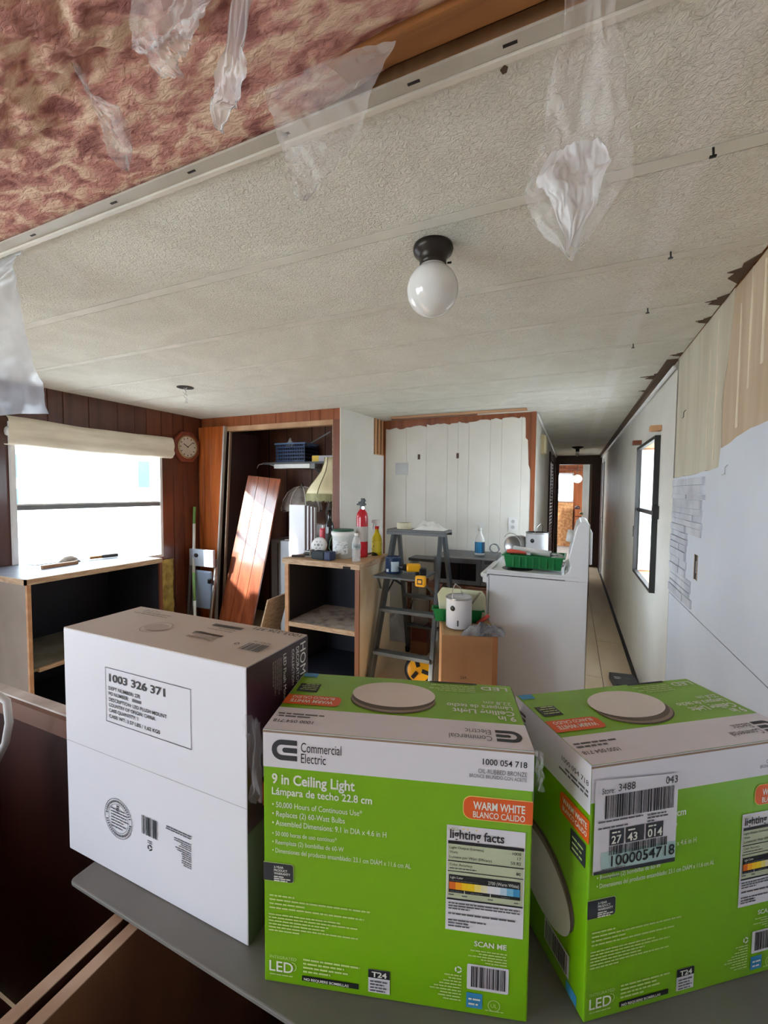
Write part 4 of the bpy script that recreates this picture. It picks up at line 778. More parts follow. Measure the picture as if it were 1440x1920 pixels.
# fringed shade table lamp
tl = thing('fringed_lamp', 'table lamp with a cream fringed tulip shade inside the closet', 'lamp', (-2.095, 3.50, .9405))
ribs = lambda a: 1 + .05 * abs(math.cos(4 * a))
MB().lathe([(.055, .79), (.062, .73), (.09, .655), (.135, .59), (.18, .53), (.212, .48), (.225, .445)], n=64, ring=ribs, cap=False).build('shade', mat('cream_silk', rgb(236, 226, 190), .8, rgb(224, 212, 172), 6), tl, smooth=True).modifiers.new('s', 'SOLIDIFY').thickness = .003
for k in range(8):
    a = k * PI / 4; MB().tube([(r * 1.055 * math.cos(a), r * 1.055 * math.sin(a), z) for r, z in [(.055, .79), (.062, .73), (.09, .655), (.135, .59), (.18, .53), (.212, .48), (.225, .445)]], .004, 6).build('braid', mat('olive_braid', rgb(120, 112, 70), .8), tl, smooth=True)
fr = MB()
for k in range(150):
    a = k * 2 * PI / 150; r = .225 * ribs(a); fr.box(-.003, .003, -.001, .001, .37 + .015 * random.random(), .45, M=Matrix.Rotation(a + PI / 2, 4, 'Z') @ Matrix.Translation((0, -r, 0)))
fg = fr.build('fringe', mat('sage_fringe', rgb(186, 184, 142), .9), tl)
MB().lathe([(0, 0), (.07, 0), (.075, .02), (.03, .05), (.02, .12), (.05, .2), (.06, .28), (.025, .38), (.012, .42), (.01, .74), (0, .74)], n=20).build('base', mat('bronze_base', rgb(70, 58, 46), .4), tl, smooth=True)
gs = thing('glass_panel_lamp', 'lamp with a bent glass panel shade on the washing machine', 'lamp', (-2.50, 3.61, .9405))
prof = [(.025, .515), (.08, .50), (.14, .455), (.185, .38), (.205, .30), (.20, .265)]
M_lampglass = mat('smoky_lamp_glass', rgb(236, 232, 230), .1, rgb(176, 160, 160), 9, alpha=.45, spec=.8)
for k in range(8):
    a0, a1 = k * PI / 4 + .05, (k + 1) * PI / 4 - .05
    MB().grid(lambda u, v: (lambda kk: (lambda i, f: Vector(((prof[i][0] * (1 - f) + prof[i + 1][0] * f) * math.cos(a0 + (a1 - a0) * u), (prof[i][0] * (1 - f) + prof[i + 1][0] * f) * math.sin(a0 + (a1 - a0) * u), prof[i][1] * (1 - f) + prof[i + 1][1] * f)))(min(int(kk), 4), kk - min(int(kk), 4)))(v * 5), 4, 10).build('glass_panel', M_lampglass, gs, smooth=True, recalc=False)
    a = k * PI / 4; MB().tube([(r * math.cos(a), r * math.sin(a), z) for r, z in prof], .005, 6).build('came', M_whiteplastic, gs, smooth=True)
MB().tube([(.20 * math.cos(a), .20 * math.sin(a), .265 + .012 * (i % 2)) for i, a in enumerate([j * PI / 8 for j in range(17)])], .005, 6).build('rim', M_chrome, gs)
MB().lathe([(0, 0), (.06, 0), (.055, .02), (.02, .04), (.018, .2), (.012, .5), (.018, .53), (0, .56)], n=18).build('stem', mat('bronze_base', rgb(70, 58, 46)), gs, smooth=True)
sbd = thing('board_stack', 'white striped shelf boards standing upright between island and closet', 'boards', (-2.24, 3.215, .0), -3)
for k, (x0, x1, m) in enumerate(((-.13, .045, Wc), (.047, .056, mat('maroon_edge', rgb(88, 48, 48), .5)), (.058, .076, Wc), (.078, .086, mat('maroon_edge', rgb(88, 48, 48))), (.088, .106, Wc), (.108, .118, mat('maroon_edge', rgb(88, 48, 48))), (.12, .128, Wc))):
    B(x0, x1, .0 + .006 * k, .03 + .006 * k, 0, 1.285 - .003 * k).build('board', m, sbd)
# ---------------------------------------------------------------- island cabinet
isl = thing('island_cabinet', 'open-fronted wooden cabinet with cluttered top in mid room', 'cabinet', (-1.955, 2.62, 0), 0)
M_cream = mat('cream_side_panel', rgb(206, 198, 178), .55, rgb(190, 180, 158), 3); M_top = woodm('worn_wood_top', (196, 158, 118), (170, 130, 92), .5, (.8, 8, 8))
MB().prism([(-.02, -.02), (.625, -.02), (.625, .54), (-.02, .54)], 2, .885, .91).build('worktop', M_top, isl)
B(-.02, .625, -.024, -.02, .872, .91).build('front_edge', M_edge, isl); B(.625, .629, -.024, .54, .872, .91).build('side_edge', M_edge, isl)
B(.50, .56, -.0255, -.0245, .87, .89).build('chip', M_dark, isl)
B(0, .018, 0, .54, 0, .885).build('side_panel', mat('shaded_inside_brown', rgb(40, 32, 36), .8), isl); B(.602, .62, .0, .54, 0, .885).build('side_panel', M_cream, isl)  # left inner side near-black, interior shade put into its colour
B(-.002, .028, -.016, 0, 0, .872).build('stile', M_rawx, isl); B(.59, .622, -.016, 0, 0, .872).build('stile', woodm('stile_brown', (150, 100, 72), (120, 76, 52)), isl)
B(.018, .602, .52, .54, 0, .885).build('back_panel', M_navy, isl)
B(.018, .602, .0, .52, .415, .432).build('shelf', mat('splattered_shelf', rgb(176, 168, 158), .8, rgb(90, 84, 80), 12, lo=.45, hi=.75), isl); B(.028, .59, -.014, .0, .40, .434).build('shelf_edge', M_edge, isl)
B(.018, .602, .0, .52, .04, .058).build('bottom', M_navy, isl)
o = B(-.006, .006, -.14, .14, 0, .62).build('plywood_offcut', M_edge); tag(at(o, (-2.24, 2.66, .0), (0, 16, 4)), 'narrow plywood offcut leaning against the island left side', 'board')
ZT = .9105
fe = thing('fire_extinguisher', 'red fire extinguisher with a black valve on the island top', 'fire extinguisher', (-1.475, 2.93, ZT))
RedE = mat('red_enamel', rgb(196, 30, 44), .25, coat=.5)
MB().lathe([(0, 0), (.042, 0), (.045, .01), (.045, .30), (.040, .335), (.022, .362), (.016, .37), (0, .37)], n=28).build('cylinder', RedE, fe, smooth=True)
MB().lathe([(.0455, .12), (.0455, .235)], n=28, cap=False).build('label_band', mat('grey_label', rgb(188, 180, 172), .5), fe, smooth=True)
MB().lathe([(0, .368), (.018, .368), (.018, .395), (0, .395)], n=14).build('valve', M_black, fe)
B(-.045, .03, -.010, .010, .395, .41).build('lower_lever', M_black, fe, bevel=.003); at(B(-.03, .03, -.010, .010, 0, .014).build('upper_lever', M_black, fe, bevel=.003), (0, 0, .418), (0, -20, 0)); B(-.01, .02, -.009, .009, .405, .45).build('lever_pin', M_black, fe, bevel=.003)
MB().lathe([(0, 0), (.014, 0), (.014, .012), (0, .012)], n=14, M=Matrix.Translation((.018, -.012, .378)) @ Matrix.Rotation(PI / 2, 4, 'X')).build('gauge', M_steel, fe)
bu = thing('plastic_tub', 'white plastic tub with a dark green lid on the island', 'tub', (-1.585, 2.83, ZT))
MB().lathe([(0, 0), (.076, 0), (.084, .19), (.084, .2), (0, .2)], n=32).build('tub', mat('milky_plastic', rgb(214, 222, 220), .35), bu, smooth=True); MB().lathe([(0, .205), (.082, .205), (.082, .216), (.06, .218), (0, .212)], n=32).build('lid', mat('dark_green_plastic', rgb(40, 92, 70), .4), bu, smooth=True)
MB().lathe([(.089, .17), (.092, .185), (.089, .2), (.085, .2)], n=32, cap=False).build('rim', M_whiteplastic, bu, smooth=True)
lb = MB().add([(.0815 * math.cos(a), .0815 * math.sin(a), z) for z in (.035, .16) for a in [(-2.4 + i * .16) for i in range(12)]], [(i, i + 1, 13 + i, 12 + i) for i in range(11)]); lb.build('label', mat('pale_label', rgb(226, 228, 228), .5, rgb(140, 150, 156), 40, (1, 1, 2), lo=.5, hi=.7), bu, recalc=False)
MB().tube([(-.088, 0, .18), (-.10, -.03, .12), (-.095, -.05, .07), (-.086, -.03, .04)], .003).build('handle', mat('green_wire', rgb(90, 140, 110), .4), bu)
wt = thing('water_bottle', 'small clear water bottle at the front of the island', 'bottle', (-1.405, 2.70, ZT)); M_pet = mat('clear_pet', (.92, .95, .96, 1), .05, alpha=.35, spec=1)
MB().lathe([(0, 0), (.028, 0), (.032, .01), (.029, .03), (.032, .05), (.029, .07), (.032, .09), (.032, .135), (.026, .16), (.013, .178), (.013, .19), (0, .19)], n=20).build('bottle', M_pet, wt, smooth=True); MB().lathe([(.0328, .095), (.0328, .13)], n=20, cap=False).build('label', mat('bottle_label', rgb(196, 206, 212), .4, rgb(110, 120, 128), 30), wt); MB().lathe([(0, .188), (.0145, .188), (.0145, .204), (0, .204)], n=16).build('cap', M_whiteplastic, wt)
def spray(name, label, loc, rotz, body, lab, trig, neck, s=1.0):
    t = thing(name, label, 'spray bottle', loc, rotz)
    k = lambda pts: [(r * s, z * s) for r, z in pts]
    o = MB().lathe(k([(0, 0), (.038, 0), (.042, .006), (.042, .12), (.036, .15), (.020, .18), (.015, .20), (.015, .215), (0, .215)]), n=24); 
    for v in o.v: v.y *= .72
    o.build('bottle', body, t, smooth=True)
    o = MB().lathe(k([(.0424, .02), (.0424, .115)]), n=24, cap=False)
    for v in o.v: v.y *= .722
    o.build('label', lab, t, smooth=True)
    MB().lathe(k([(.017, .212), (.017, .235), (0, .235)]), n=16).build('collar', neck, t, smooth=True)
    MB().prism([(x * s, z * s) for x, z in ((-.042, .262), (-.04, .285), (.03, .288), (.042, .27), (.03, .245), (.012, .235), (-.012, .235), (-.016, .255))], 1, -.011 * s, .011 * s).build('sprayer_head', trig, t, bevel=.003)
    MB().prism([(x * s, z * s) for x, z in ((-.02, .258), (-.03, .258), (-.036, .22), (-.03, .205), (-.026, .225))], 1, -.006 * s, .006 * s).build('trigger', trig, t, bevel=.001)
    return t
spray('spray_bottle', 'yellow spray bottle with a red collar on the island corner', (-1.405, 3.05, ZT), 25, mat('yellow_bottle', rgb(226, 200, 20), .3), mat('yellow_label', rgb(230, 210, 60), .4, rgb(120, 110, 60), 26, lo=.55, hi=.7), M_whiteplastic, mat('red_collar', rgb(200, 40, 40), .4), .98)
wnb = thing('wine_bottle', 'tall dark wine bottle at the back of the island', 'bottle', (-1.85, 3.07, ZT)); MB().lathe([(0, 0), (.036, 0), (.038, .006), (.038, .20), (.032, .235), (.016, .265), (.0145, .34), (.017, .342), (.017, .355), (0, .355)], n=24).build('bottle', mat('black_glass', rgb(18, 16, 18), .08, spec=.8), wnb, smooth=True); MB().lathe([(.0385, .05), (.0385, .15)], n=24, cap=False).build('label', mat('dark_label', rgb(44, 40, 44), .5), wnb, smooth=True)
rc = thing('spray_can', 'pink-red spray can beside the dark wine bottle', 'spray can', (-1.925, 3.09, ZT)); MB().lathe([(0, 0), (.031, 0), (.031, .17), (.024, .19), (0, .19)], n=20, cap=False).build('can', mat('pink_red_can', rgb(206, 70, 84), .3), rc, smooth=True); MB().lathe([(.012, .19), (.012, .215), (0, .215)], n=12).build('nozzle', M_whiteplastic, rc)
oj = thing('amber_jar', 'orange-brown jar right of the dark wine bottle', 'jar', (-1.745, 3.10, ZT)); MB().lathe([(0, 0), (.045, 0), (.06, .05), (.055, .11), (.03, .15), (0, .15)], n=20).build('jar', mat('amber_glass', rgb(200, 130, 50), .25), oj, smooth=True); MB().lathe([(.032, .15), (.032, .17), (0, .17)], n=16).build('lid', mat('amber_lid', rgb(120, 80, 40), .4), oj)
dc = thing('cut_glass_decanter', 'grey cut glass decanter behind the dark bottle', 'decanter', (-1.91, 3.42, .9405)); MB().lathe([(0, 0), (.05, 0), (.06, .08), (.055, .16), (.03, .22), (.02, .24), (.02, .275), (0, .28)], n=10).build('body', mat('grey_crystal', rgb(150, 150, 156), .06, alpha=.6, spec=1), dc); MB().lathe([(0, .28), (.018, .28), (.024, .30), (.012, .33), (.006, .35), (0, .36)], n=10).build('stopper', mat('grey_crystal', rgb(150, 150, 156)), dc)
sd = thing('smoke_detector', 'round white smoke detector leaning on edge on the island', 'smoke detector', (-1.862, 2.93, ZT + .066), 8)
Msd = Matrix.Rotation(math.radians(78), 4, 'X')
MB().lathe([(0, -.014), (.062, -.014), (.066, -.006), (.064, .008), (.05, .016), (0, .02)], n=32, M=Msd).build('housing', M_whiteplastic, sd, smooth=True)
for k in range(6):
    a = k * PI / 3; MB().lathe([(.007, .0), (.007, .002), (0, .002)], n=10, M=Msd @ Matrix.Translation((.03 * math.cos(a), .03 * math.sin(a), .0188))).build('vent', mat('vent_grey', rgb(178, 178, 176), .6), sd)
MB().lathe([(.010, .0), (.010, .003), (0, .003)], n=12, M=Msd @ Matrix.Translation((0, 0, .0195))).build('button', M_grey, sd)
nv = thing('sander_pad', 'dark navy and green sanding block on the island front', 'sanding block', (-1.665, 2.68, ZT), -6); B(-.085, .03, -.04, .04, 0, .062).build('dark_half', mat('dark_teal', rgb(28, 44, 52), .6), nv, bevel=.01); B(.03, .085, -.038, .038, .0, .064).build('navy_half', mat('navy_rubber', rgb(44, 56, 92), .5), nv, bevel=.008)
cg = thing('caulking_gun', 'metal caulking gun lying across the island top', 'caulking gun', (-1.78, 2.78, ZT), -8); MB().tube([(-.14, 0, .03), (.07, 0, .03)], .006).build('rod', M_steel, cg); MB().box(-.06, .10, -.025, .025, .008, .012).box(-.06, -.055, -.025, .025, .0, .05).build('frame', M_steel, cg); B(-.14, -.06, -.010, .010, .0, .018).build('trigger', M_black, cg, bevel=.003); B(.02, .10, -.02, .02, .0125, .045).build('cartridge', M_whiteplastic, cg, bevel=.006)
pk = thing('scraper', 'scraper with a dark handle at the island front left corner', 'scraper', (-1.87, 2.67, ZT), 25); B(-.06, .04, -.012, .012, .004, .022).build('handle', mat('brown_black', rgb(62, 44, 40), .5), pk, bevel=.005); B(.04, .10, -.028, .028, .010, .012).build('blade', M_steel, pk)
hm = thing('black_clamp', 'black tool lying behind the scraper on the island', 'tool', (-1.86, 2.87, ZT), 12); B(-.06, .06, -.012, .012, 0, .02).build('bar', M_black, hm, bevel=.004); B(-.07, -.04, -.02, .05, 0, .03).build('jaw', M_black, hm, bevel=.004)
cdz = thing('power_cord', 'loop of black cord beside the yellow spray bottle', 'cord', (-1.43, 2.965, ZT)); MB().tube([(-.03, .02, .012), (0, -.01, .02), (.03, -.005, .03), (.05, .02, .022), (.05, .045, .008), (0, .045, .006)], .005).build('cord', M_black, cdz)
# ---------------------------------------------------------------- step ladder
la = thing('step_ladder', 'grey aluminium step ladder with a fold-out pail shelf', 'ladder', (-1.075, 3.10, 0), 0)
M_lad = mat('grey_ladder_metal', rgb(84, 90, 94), .45, rgb(70, 76, 80), 6, metal=.25); M_ladt = mat('ladder_top_cap', rgb(104, 106, 108), .5)
def rail(p0, p1, wx, wy, name, m):
    p0, p1 = Vector(p0), Vector(p1); d = p1 - p0; Q = d.to_track_quat('Z', 'Y').to_matrix().to_4x4(); Q = Matrix.Translation(p0) @ Q
    return MB().box(-wx / 2, wx / 2, -wy / 2, wy / 2, 0, d.length, M=Q).build(name, m, la, bevel=.003)
for s in (-1, 1):
    rail((s * .225, -.38, .03), (s * .185, -.03, 1.105), .028, .055, 'front_rail', M_lad); rail((s * .225, .40, .03), (s * .185, .06, 1.10), .026, .05, 'rear_rail', M_lad)
    rail((s * .225, -.383, .0), (s * .223, -.365, .06), .036, .062, 'foot', M_black); rail((s * .225, .403, .0), (s * .223, .385, .06), .034, .058, 'foot', M_black)
    rail((s * .205, -.20, .60), (s * .20, 0, .72), .006, .02, 'spreader', M_black); rail((s * .20, 0, .72), (s * .205, .23, .62), .006, .02, 'spreader', M_black)
MB().box(-.235, .235, -.075, .105, 1.105, 1.125).build('top_cap', M_ladt, la, bevel=.005); MB().box(-.235, .235, -.075, -.068, 1.085, 1.106).box(-.235, .235, .098, .105, 1.085, 1.106).build('cap_lip', M_ladt, la)
for z, d in ((.24, -.32), (.53, -.225)): B(-.215, .215, d - .04, d + .03, z, z + .025).build('step', M_lad, la, bevel=.003)
B(-.205, .205, .21, .265, .53, .555).build('rear_step', M_lad, la, bevel=.003); B(-.21, .21, .30, .35, .25, .27).build('rear_step', M_lad, la, bevel=.003)
MB().box(-.165, .18, -.47, -.14, .823, .838).build('pail_shelf', M_lad, la, bevel=.004); MB().tube([(-.155, -.42, .823), (-.205, -.24, .70)], .008).build('shelf_brace', M_lad, la); MB().tube([(.17, -.42, .823), (.20, -.24, .70)], .008).build('shelf_brace', M_lad, la)
ta = thing('tape_roll', 'roll of cream masking tape on the ladder top', 'tape roll', (-1.20, 3.12, 1.1255)); MB().lathe([(.038, 0), (.058, 0), (.058, .046), (.038, .046), (.038, 0)], n=32).build('tape', mat('cream_tape', rgb(226, 220, 190), .7), ta, smooth=False); MB().lathe([(.034, .001), (.0378, .001), (.0378, .045), (.034, .045), (.034, .001)], n=32).build('core', mat('card_core', rgb(160, 140, 110), .8), ta)
rag = MB().grid(lambda u, v: Vector((-1.11 + .25 * u, 3.04 + .14 * v, 1.1262 + .05 * math.sin(PI * u) ** .7 * math.sin(PI * v) ** .7 * (1 + .8 * noise.noise(Vector((u * 5, v * 5, 7)))) + .0)), 20, 14).build('white_rag', mat('white_cloth', rgb(232, 232, 230), .9, bump=.4, bscale=30), smooth=True); tag(rag, 'crumpled white rag on the ladder top', 'rag')
qc = thing('paint_tin', 'small navy blue paint tin with a pale label on the ladder shelf', 'paint tin', (-1.155, 2.79, .8385)); MB().lathe([(0, 0), (.054, 0), (.056, .004), (.056, .108), (.058, .112), (.05, .116), (.046, .108), (0, .108)], n=32).build('tin', mat('navy_tin', rgb(32, 56, 92), .35), qc, smooth=True)
MB().add([(.0566 * math.cos(a), .0566 * math.sin(a), z) for z in (.015, .085) for a in [(-1.45 + i * .13) for i in range(9)]], [(i, i + 1, 10 + i, 9 + i) for i in range(8)]).build('label', mat('pale_blue_label', rgb(196, 214, 224), .5), qc, recalc=False); B(-.03, -.012, -.0545, -.053, .012, .032).build('barcode_patch', Wc, qc)
tmz = thing('tape_measure', 'yellow tape measure hanging off the ladder shelf', 'tape measure', (-.885, 2.605, .80), 0); B(-.035, .035, -.02, .02, .0, .072).build('case', mat('tool_yellow', rgb(244, 176, 20), .4), tmz, bevel=.012); B(-.018, .018, -.0215, -.0198, .018, .054).build('badge', M_ink, tmz); B(-.012, .012, -.0222, -.0213, .026, .046).build('badge_print', mat('tool_yellow', rgb(244, 176, 20)), tmz); B(-.03, -.005, .02, .034, .03, .065).build('belt_clip', M_steel, tmz)
dr = thing('cordless_drill', 'yellow and black cordless tool lying on the ladder shelf', 'power tool', (-1.02, 2.78, .8385), 20); ty = mat('tool_yellow', rgb(244, 176, 20))
B(-.03, .07, -.03, .03, .02, .075).build('motor_housing', ty, dr, bevel=.014); MB().lathe([(.024, 0), (.022, .03), (.012, .05), (0, .05)], n=16, M=Matrix.Translation((-.03, 0, .048)) @ Matrix.Rotation(-PI / 2, 4, 'Y')).build('chuck', M_black, dr, smooth=True); B(.03, .09, -.022, .022, .0, .03).build('handle', M_black, dr, bevel=.008); B(.06, .11, -.035, .035, .0, .045).build('battery', M_black, dr, bevel=.006)
# ---------------------------------------------------------------- microwave on a small table, things around it
tb = thing('side_table', 'low brown wooden table under the microwave', 'table', (-.81, 3.46, 0)); TW = woodm('table_brown', (130, 84, 56), (98, 60, 40), .45, (.8, 8, 8))
B(-.30, .27, 0, .50, .605, .64).build('table_top', TW, tb, bevel=.003); B(-.30, .27, -.012, 0, .600, .625).build('front_lip', M_woodred, tb)
for x in (-.28, .23): 
    for y in (.02, .45): B(x, x + .035, y, y + .035, 0, .605).build('leg', TW, tb)
B(-.245, .23, .03, .045, .48, .605).build('apron', TW, tb)
mw = thing('microwave', 'grey microwave oven with a black glass door', 'microwave', (-.805, 3.47, .6405), 2); Mg = mat('grey_microwave', rgb(92, 94, 98), .4, rgb(84, 86, 90), 6)
B(-.25, .25, .012, .44, .008, .235).build('case', Mg, mw, bevel=.006); mwd = B(-.25, .14, 0, .012, .01, .233).build('door', mat('charcoal_door', rgb(66, 68, 72), .35), mw); B(-.21, .10, -.002, 0, .045, .185).build('door_window', mat('black_glass_pane', rgb(12, 12, 16), .06, spec=.9), mwd); mwp = B(.145, .25, 0, .012, .01, .233).build('control_panel', mat('dark_grey_panel', rgb(70, 72, 76), .4), mw)
B(.165, .23, -.0015, 0, .19, .22).build('display', M_black, mwp); MB().lathe([(.022, 0), (.02, .014), (0, .014)], n=20, M=Matrix.Translation((.198, 0, .05)) @ Matrix.Rotation(PI / 2, 4, 'X')).build('dial', M_steel, mwp); B(-.252, .252, -.003, .012, .225, .2365).build('top_trim', mat('pale_grey_trim', rgb(140, 142, 146), .35), mw)
for x in (-.22, .20): B(x, x + .03, .05, .08, 0, .008).build('foot', M_black, mw)
spray('spray_bottle', 'white spray bottle with a blue label on the microwave', (-.715, 3.66, .876), 5, M_whiteplastic, mat('blue_black_label', rgb(40, 150, 210), .4, rgb(44, 54, 70), 2.5, (14, .1, .1), lo=.48, hi=.52), M_whiteplastic, M_whiteplastic, 1.0)
coil = thing('wire_coil', 'small loop of grey wire behind the white spray bottle', 'wire', (-.62, 3.80, .876)); MB().tube([(.04 * math.cos(a), .006 * a, .042 + .04 * math.sin(a)) for a in [i * PI / 8 for i in range(33)]], .0035, 6).build('loop', M_grey, coil)
gs2 = thing('grey_shelf_board', 'long dark grey board lying behind the ladder', 'board', (-1.26, 3.70, 0)); B(-.12, .13, 0, .2, .775, .80).build('board', Mg, gs2); B(-.11, -.08, .02, .18, 0, .775).build('support', M_white, gs2); B(.09, .12, .02, .18, 0, .775).build('support', M_white, gs2)
pl = thing('wooden_tray', 'shallow wooden tray standing under the grey board', 'tray', (-1.26, 3.60, .0)); B(-.10, .12, -.02, .08, .60, .612).build('bottom', TW, pl); B(-.10, .12, -.03, -.02, .60, .65).build('front_rim', M_woodred, pl); B(-.09, -.07, 0, .06, 0, .60).build('leg', TW, pl); B(.09, .11, 0, .06, 0, .60).build('leg', TW, pl)
rb = thing('red_brown_crate', 'small red-brown wooden crate on the floor behind the ladder', 'crate', (-1.19, 3.52, 0)); B(-.075, .075, -.05, .05, 0, .11).build('lower_box', mat('crate_tan', rgb(140, 96, 66), .6), rb); B(-.07, .07, -.048, .048, .1105, .26).build('upper_box', mat('crate_maroon', rgb(104, 38, 30), .5), rb)
cbk = thing('clear_pail', 'cloudy clear plastic pail standing on the red-brown crate', 'pail', (-1.19, 3.52, .2605)); MB().lathe([(0, 0), (.062, 0), (.074, .22), (.079, .222), (.079, .235), (.07, .23), (.06, .01), (0, .008)], n=28).build('pail', mat('cloudy_plastic', rgb(190, 190, 190), .3, alpha=.75), cbk, smooth=True); MB().lathe([(.0, .22), (.07, .222), (.068, .232), (0, .228)], n=28).build('lid', mat('grey_clear_lid', rgb(160, 160, 160), .3), cbk, smooth=True); MB().tube([(-.078, 0, .2), (-.09, -.03, .08), (-.08, -.05, .02), (-.06, -.055, .0)], .004).build('handle', M_black, cbk)
pb = thing('plastic_sack', 'crumpled white plastic sack on the floor before the plank wall', 'sack', (-1.575, 3.82, 0)); MB().grid(lambda u, v: Vector((-.19 + .38 * u, -.14 + .27 * v, .002 + .20 * (math.sin(PI * u) * math.sin(PI * v)) ** .6 * (1 + .5 * noise.noise(Vector((u * 4, v * 4, 5))) + .2 * noise.noise(Vector((u * 11, v * 11, 5)))))), 26, 20).build('sack', mat('white_sack', rgb(214, 214, 216), .4, alpha=.9), pb, smooth=True)
wv = thing('work_light', 'round yellow and black corded work light on the floor', 'work light', (-1.0, 2.93, 0), 20)
Mwv = Matrix.Translation((0, 0, .105)) @ Matrix.Rotation(math.radians(70), 4, 'X')
MB().lathe([(0, -.03), (.09, -.03), (.10, -.02), (.10, .03), (.075, .045), (0, .045)], n=32, M=Mwv).build('housing', ty, wv, smooth=True); MB().lathe([(.082, .04), (.103, .035), (.107, .0), (.103, -.035), (.095, -.035)], n=32, M=Mwv, cap=False).build('bumper', M_black, wv, smooth=True)
for a in (.3, 2.4, 4.4): MB().box(-.014, .014, .02, .075, .045, .056, M=Mwv @ Matrix.Rotation(a, 4, 'Z')).build('guard', M_black, wv, bevel=.004)
MB().tube([(.05, .03, .19), (.09, .04, .16), (.10, .04, .08), (.08, .05, .006)], .006).build('cord', M_black, wv)
# ---------------------------------------------------------------- low brown cabinet box with paint things
cx = thing('cardboard_cabinet', 'low brown fibreboard box in front of the stove', 'box', (-.673, 2.377, 0), 18.5); Fb = mat('brown_fibreboard', rgb(172, 126, 86), .7, rgb(158, 112, 74), 5, bump=.1)
B(0, .29, 0, .014, 0, .58).build('front_panel', Fb, cx); B(.29, .32, -.002, .016, 0, .583).build('corner_post', mat('brown_post', rgb(160, 104, 62), .6), cx); B(-.001, .013, .0145, .33, 0, .582).build('side_panel', M_raw, cx); B(.305, .319, .0165, .33, 0, .58).build('side_panel', Fb, cx); B(.0135, .3045, .0145, .33, .565, .579).build('top', mat('dull_tan_top', rgb(176, 142, 96), .7), cx); B(-.001, .319, .3305, .342, 0, .58).build('back_panel', Fb, cx)
Panel(cx, (0, 0, 0), (1, 0, 0), (0, 0, 1)).text(110, 330, 15, '234', M_ink, 34)
def paint_can(name, label, loc, rotz, lid_m, r=.083, h=.19, bail=True, side=1):
    t = thing(name, label, 'paint can', loc, rotz)
    MB().lathe([(0, 0), (r - .002, 0), (r, .004), (r, h - .006), (r + .003, h), (r - .004, h + .002)], n=40, cap=False).build('can', mat('white_paint_can', rgb(228, 228, 232), .35, rgb(222, 222, 228), 3), t, smooth=True)
    MB().lathe([(r - .003, h + .001), (r - .008, h - .004), (0, h - .005)], n=40, cap=False).build('lid', lid_m, t, smooth=True); MB().lathe([(r + .0005, h - .008), (r + .004, h - .002), (r + .001, h + .003), (r - .006, h + .002)], n=40, cap=False).build('rim', M_steel, t, smooth=True)
    Q = Matrix.Translation((0, -r, h * .68)) @ Matrix.Rotation(PI / 2, 4, 'X'); MB().lathe([(.016, 0), (.015, .003), (0, .004)], n=20, M=Q).build('ear', M_black, t, smooth=True)
    if bail: MB().tube([(-.0, -r - .004, h * .68), (-.02 * side, -r * .6, h + .045), (-.03 * side, 0, h + .075), (-.02 * side, r * .6, h + .045), (0, r + .004, h * .68)], .0025, 6).build('bail_handle', M_chrome, t, smooth=True)
    for a0, z0, z1, m, n in ((-2.6, .02, .16, Gy, 4), (-1.2, .02, .09, Gy, 3)):
        MB().add([((r + .0008) * math.cos(a0 + i * .06), (r + .0008) * math.sin(a0 + i * .06), z) for z in (z0, z0 + .035) for i in range(n)], [(i, i + 1, n + 1 + i, n + i) for i in range(n - 1)]).build('label_print', m, t, recalc=False)
    return t
paint_can('paint_can', 'white gallon paint can with a raised wire bail on the brown box', (-.622, 2.57, .5895), -15, mat('pale_tin_lid', rgb(190, 190, 192), .35), r=.078, h=.183)
paint_can('paint_can', 'white paint can with a dark rim standing behind the stove', (-.245, 3.53, .915), -20, M_black, side=-1)
lc = thing('loose_can_lid', 'round metal can seen end-on beside the white can behind the stove', 'can', (-.425, 3.52, .915 + .077), -25); Q = Matrix.Rotation(PI / 2, 4, 'X'); MB().lathe([(0, 0), (.07, 0), (.076, .006), (.076, -.12), (0, -.12)], n=32, M=Q, cap=False).build('can', M_steel, lc, smooth=True); MB().tube([(.08 * math.cos(a), -.004 - .02 * math.sin(a), .08 * math.sin(a) + .02) for a in [.4 + i * .22 for i in range(11)]], .002, 6).build('bail_handle', M_chrome, lc)
sd2 = thing('shelf_behind_stove', 'low white cabinet hidden behind the stove', 'cabinet', (-.30, 3.43, 0)); B(-.19, .17, .0, .3, .0, .9145).build('body', M_white, sd2)
def paint_tray(name, label, loc, rotz, L_, W_, tilt=0):
    t = thing(name, label, 'paint tray', loc, rotz); t.rotation_euler.x = math.radians(tilt)
    gm = mat('green_tray_plastic', rgb(20, 124, 62), .35, rgb(16, 112, 56), 4)
    o = MB()
    h = .085; a, b = L_ / 2, W_ / 2; k = .014
    def ring_pts(s, z): return [(-a + s, -b + s, z), (a - s, -b + s, z), (a - s, b - s, z), (-a + s, b - s, z)]
    rings = [ring_pts(k, 0), ring_pts(0, h), ring_pts(-.012, h + .002), ring_pts(-.012, h - .006), ring_pts(0.003, h - .004), ring_pts(k + .004, .004)]
    vs = sum(rings, []); fs = [(0, 3, 2, 1), (20, 21, 22, 23)]
    for i in range(5):
        for j in range(4): fs.append((i * 4 + j, i * 4 + (j + 1) % 4, i * 4 + 4 + (j + 1) % 4, i * 4 + 4 + j))
    o.add(vs, fs).build('tray', gm, t)
    for i in range(7):
        x = -a + .06 + i * (L_ - .12) / 6; MB().prism([(x - .006, .01), (x + .006, .01), (x + .007, h - .012), (x - .007, h - .012)], 1, -b + .004, -b - .0015).build('rib', gm, t)
    return t
tr = paint_tray('paint_tray', 'deep green paint tray with roller lying on the stove top', (-.225, 3.06, .9135), -1, .37, .24)
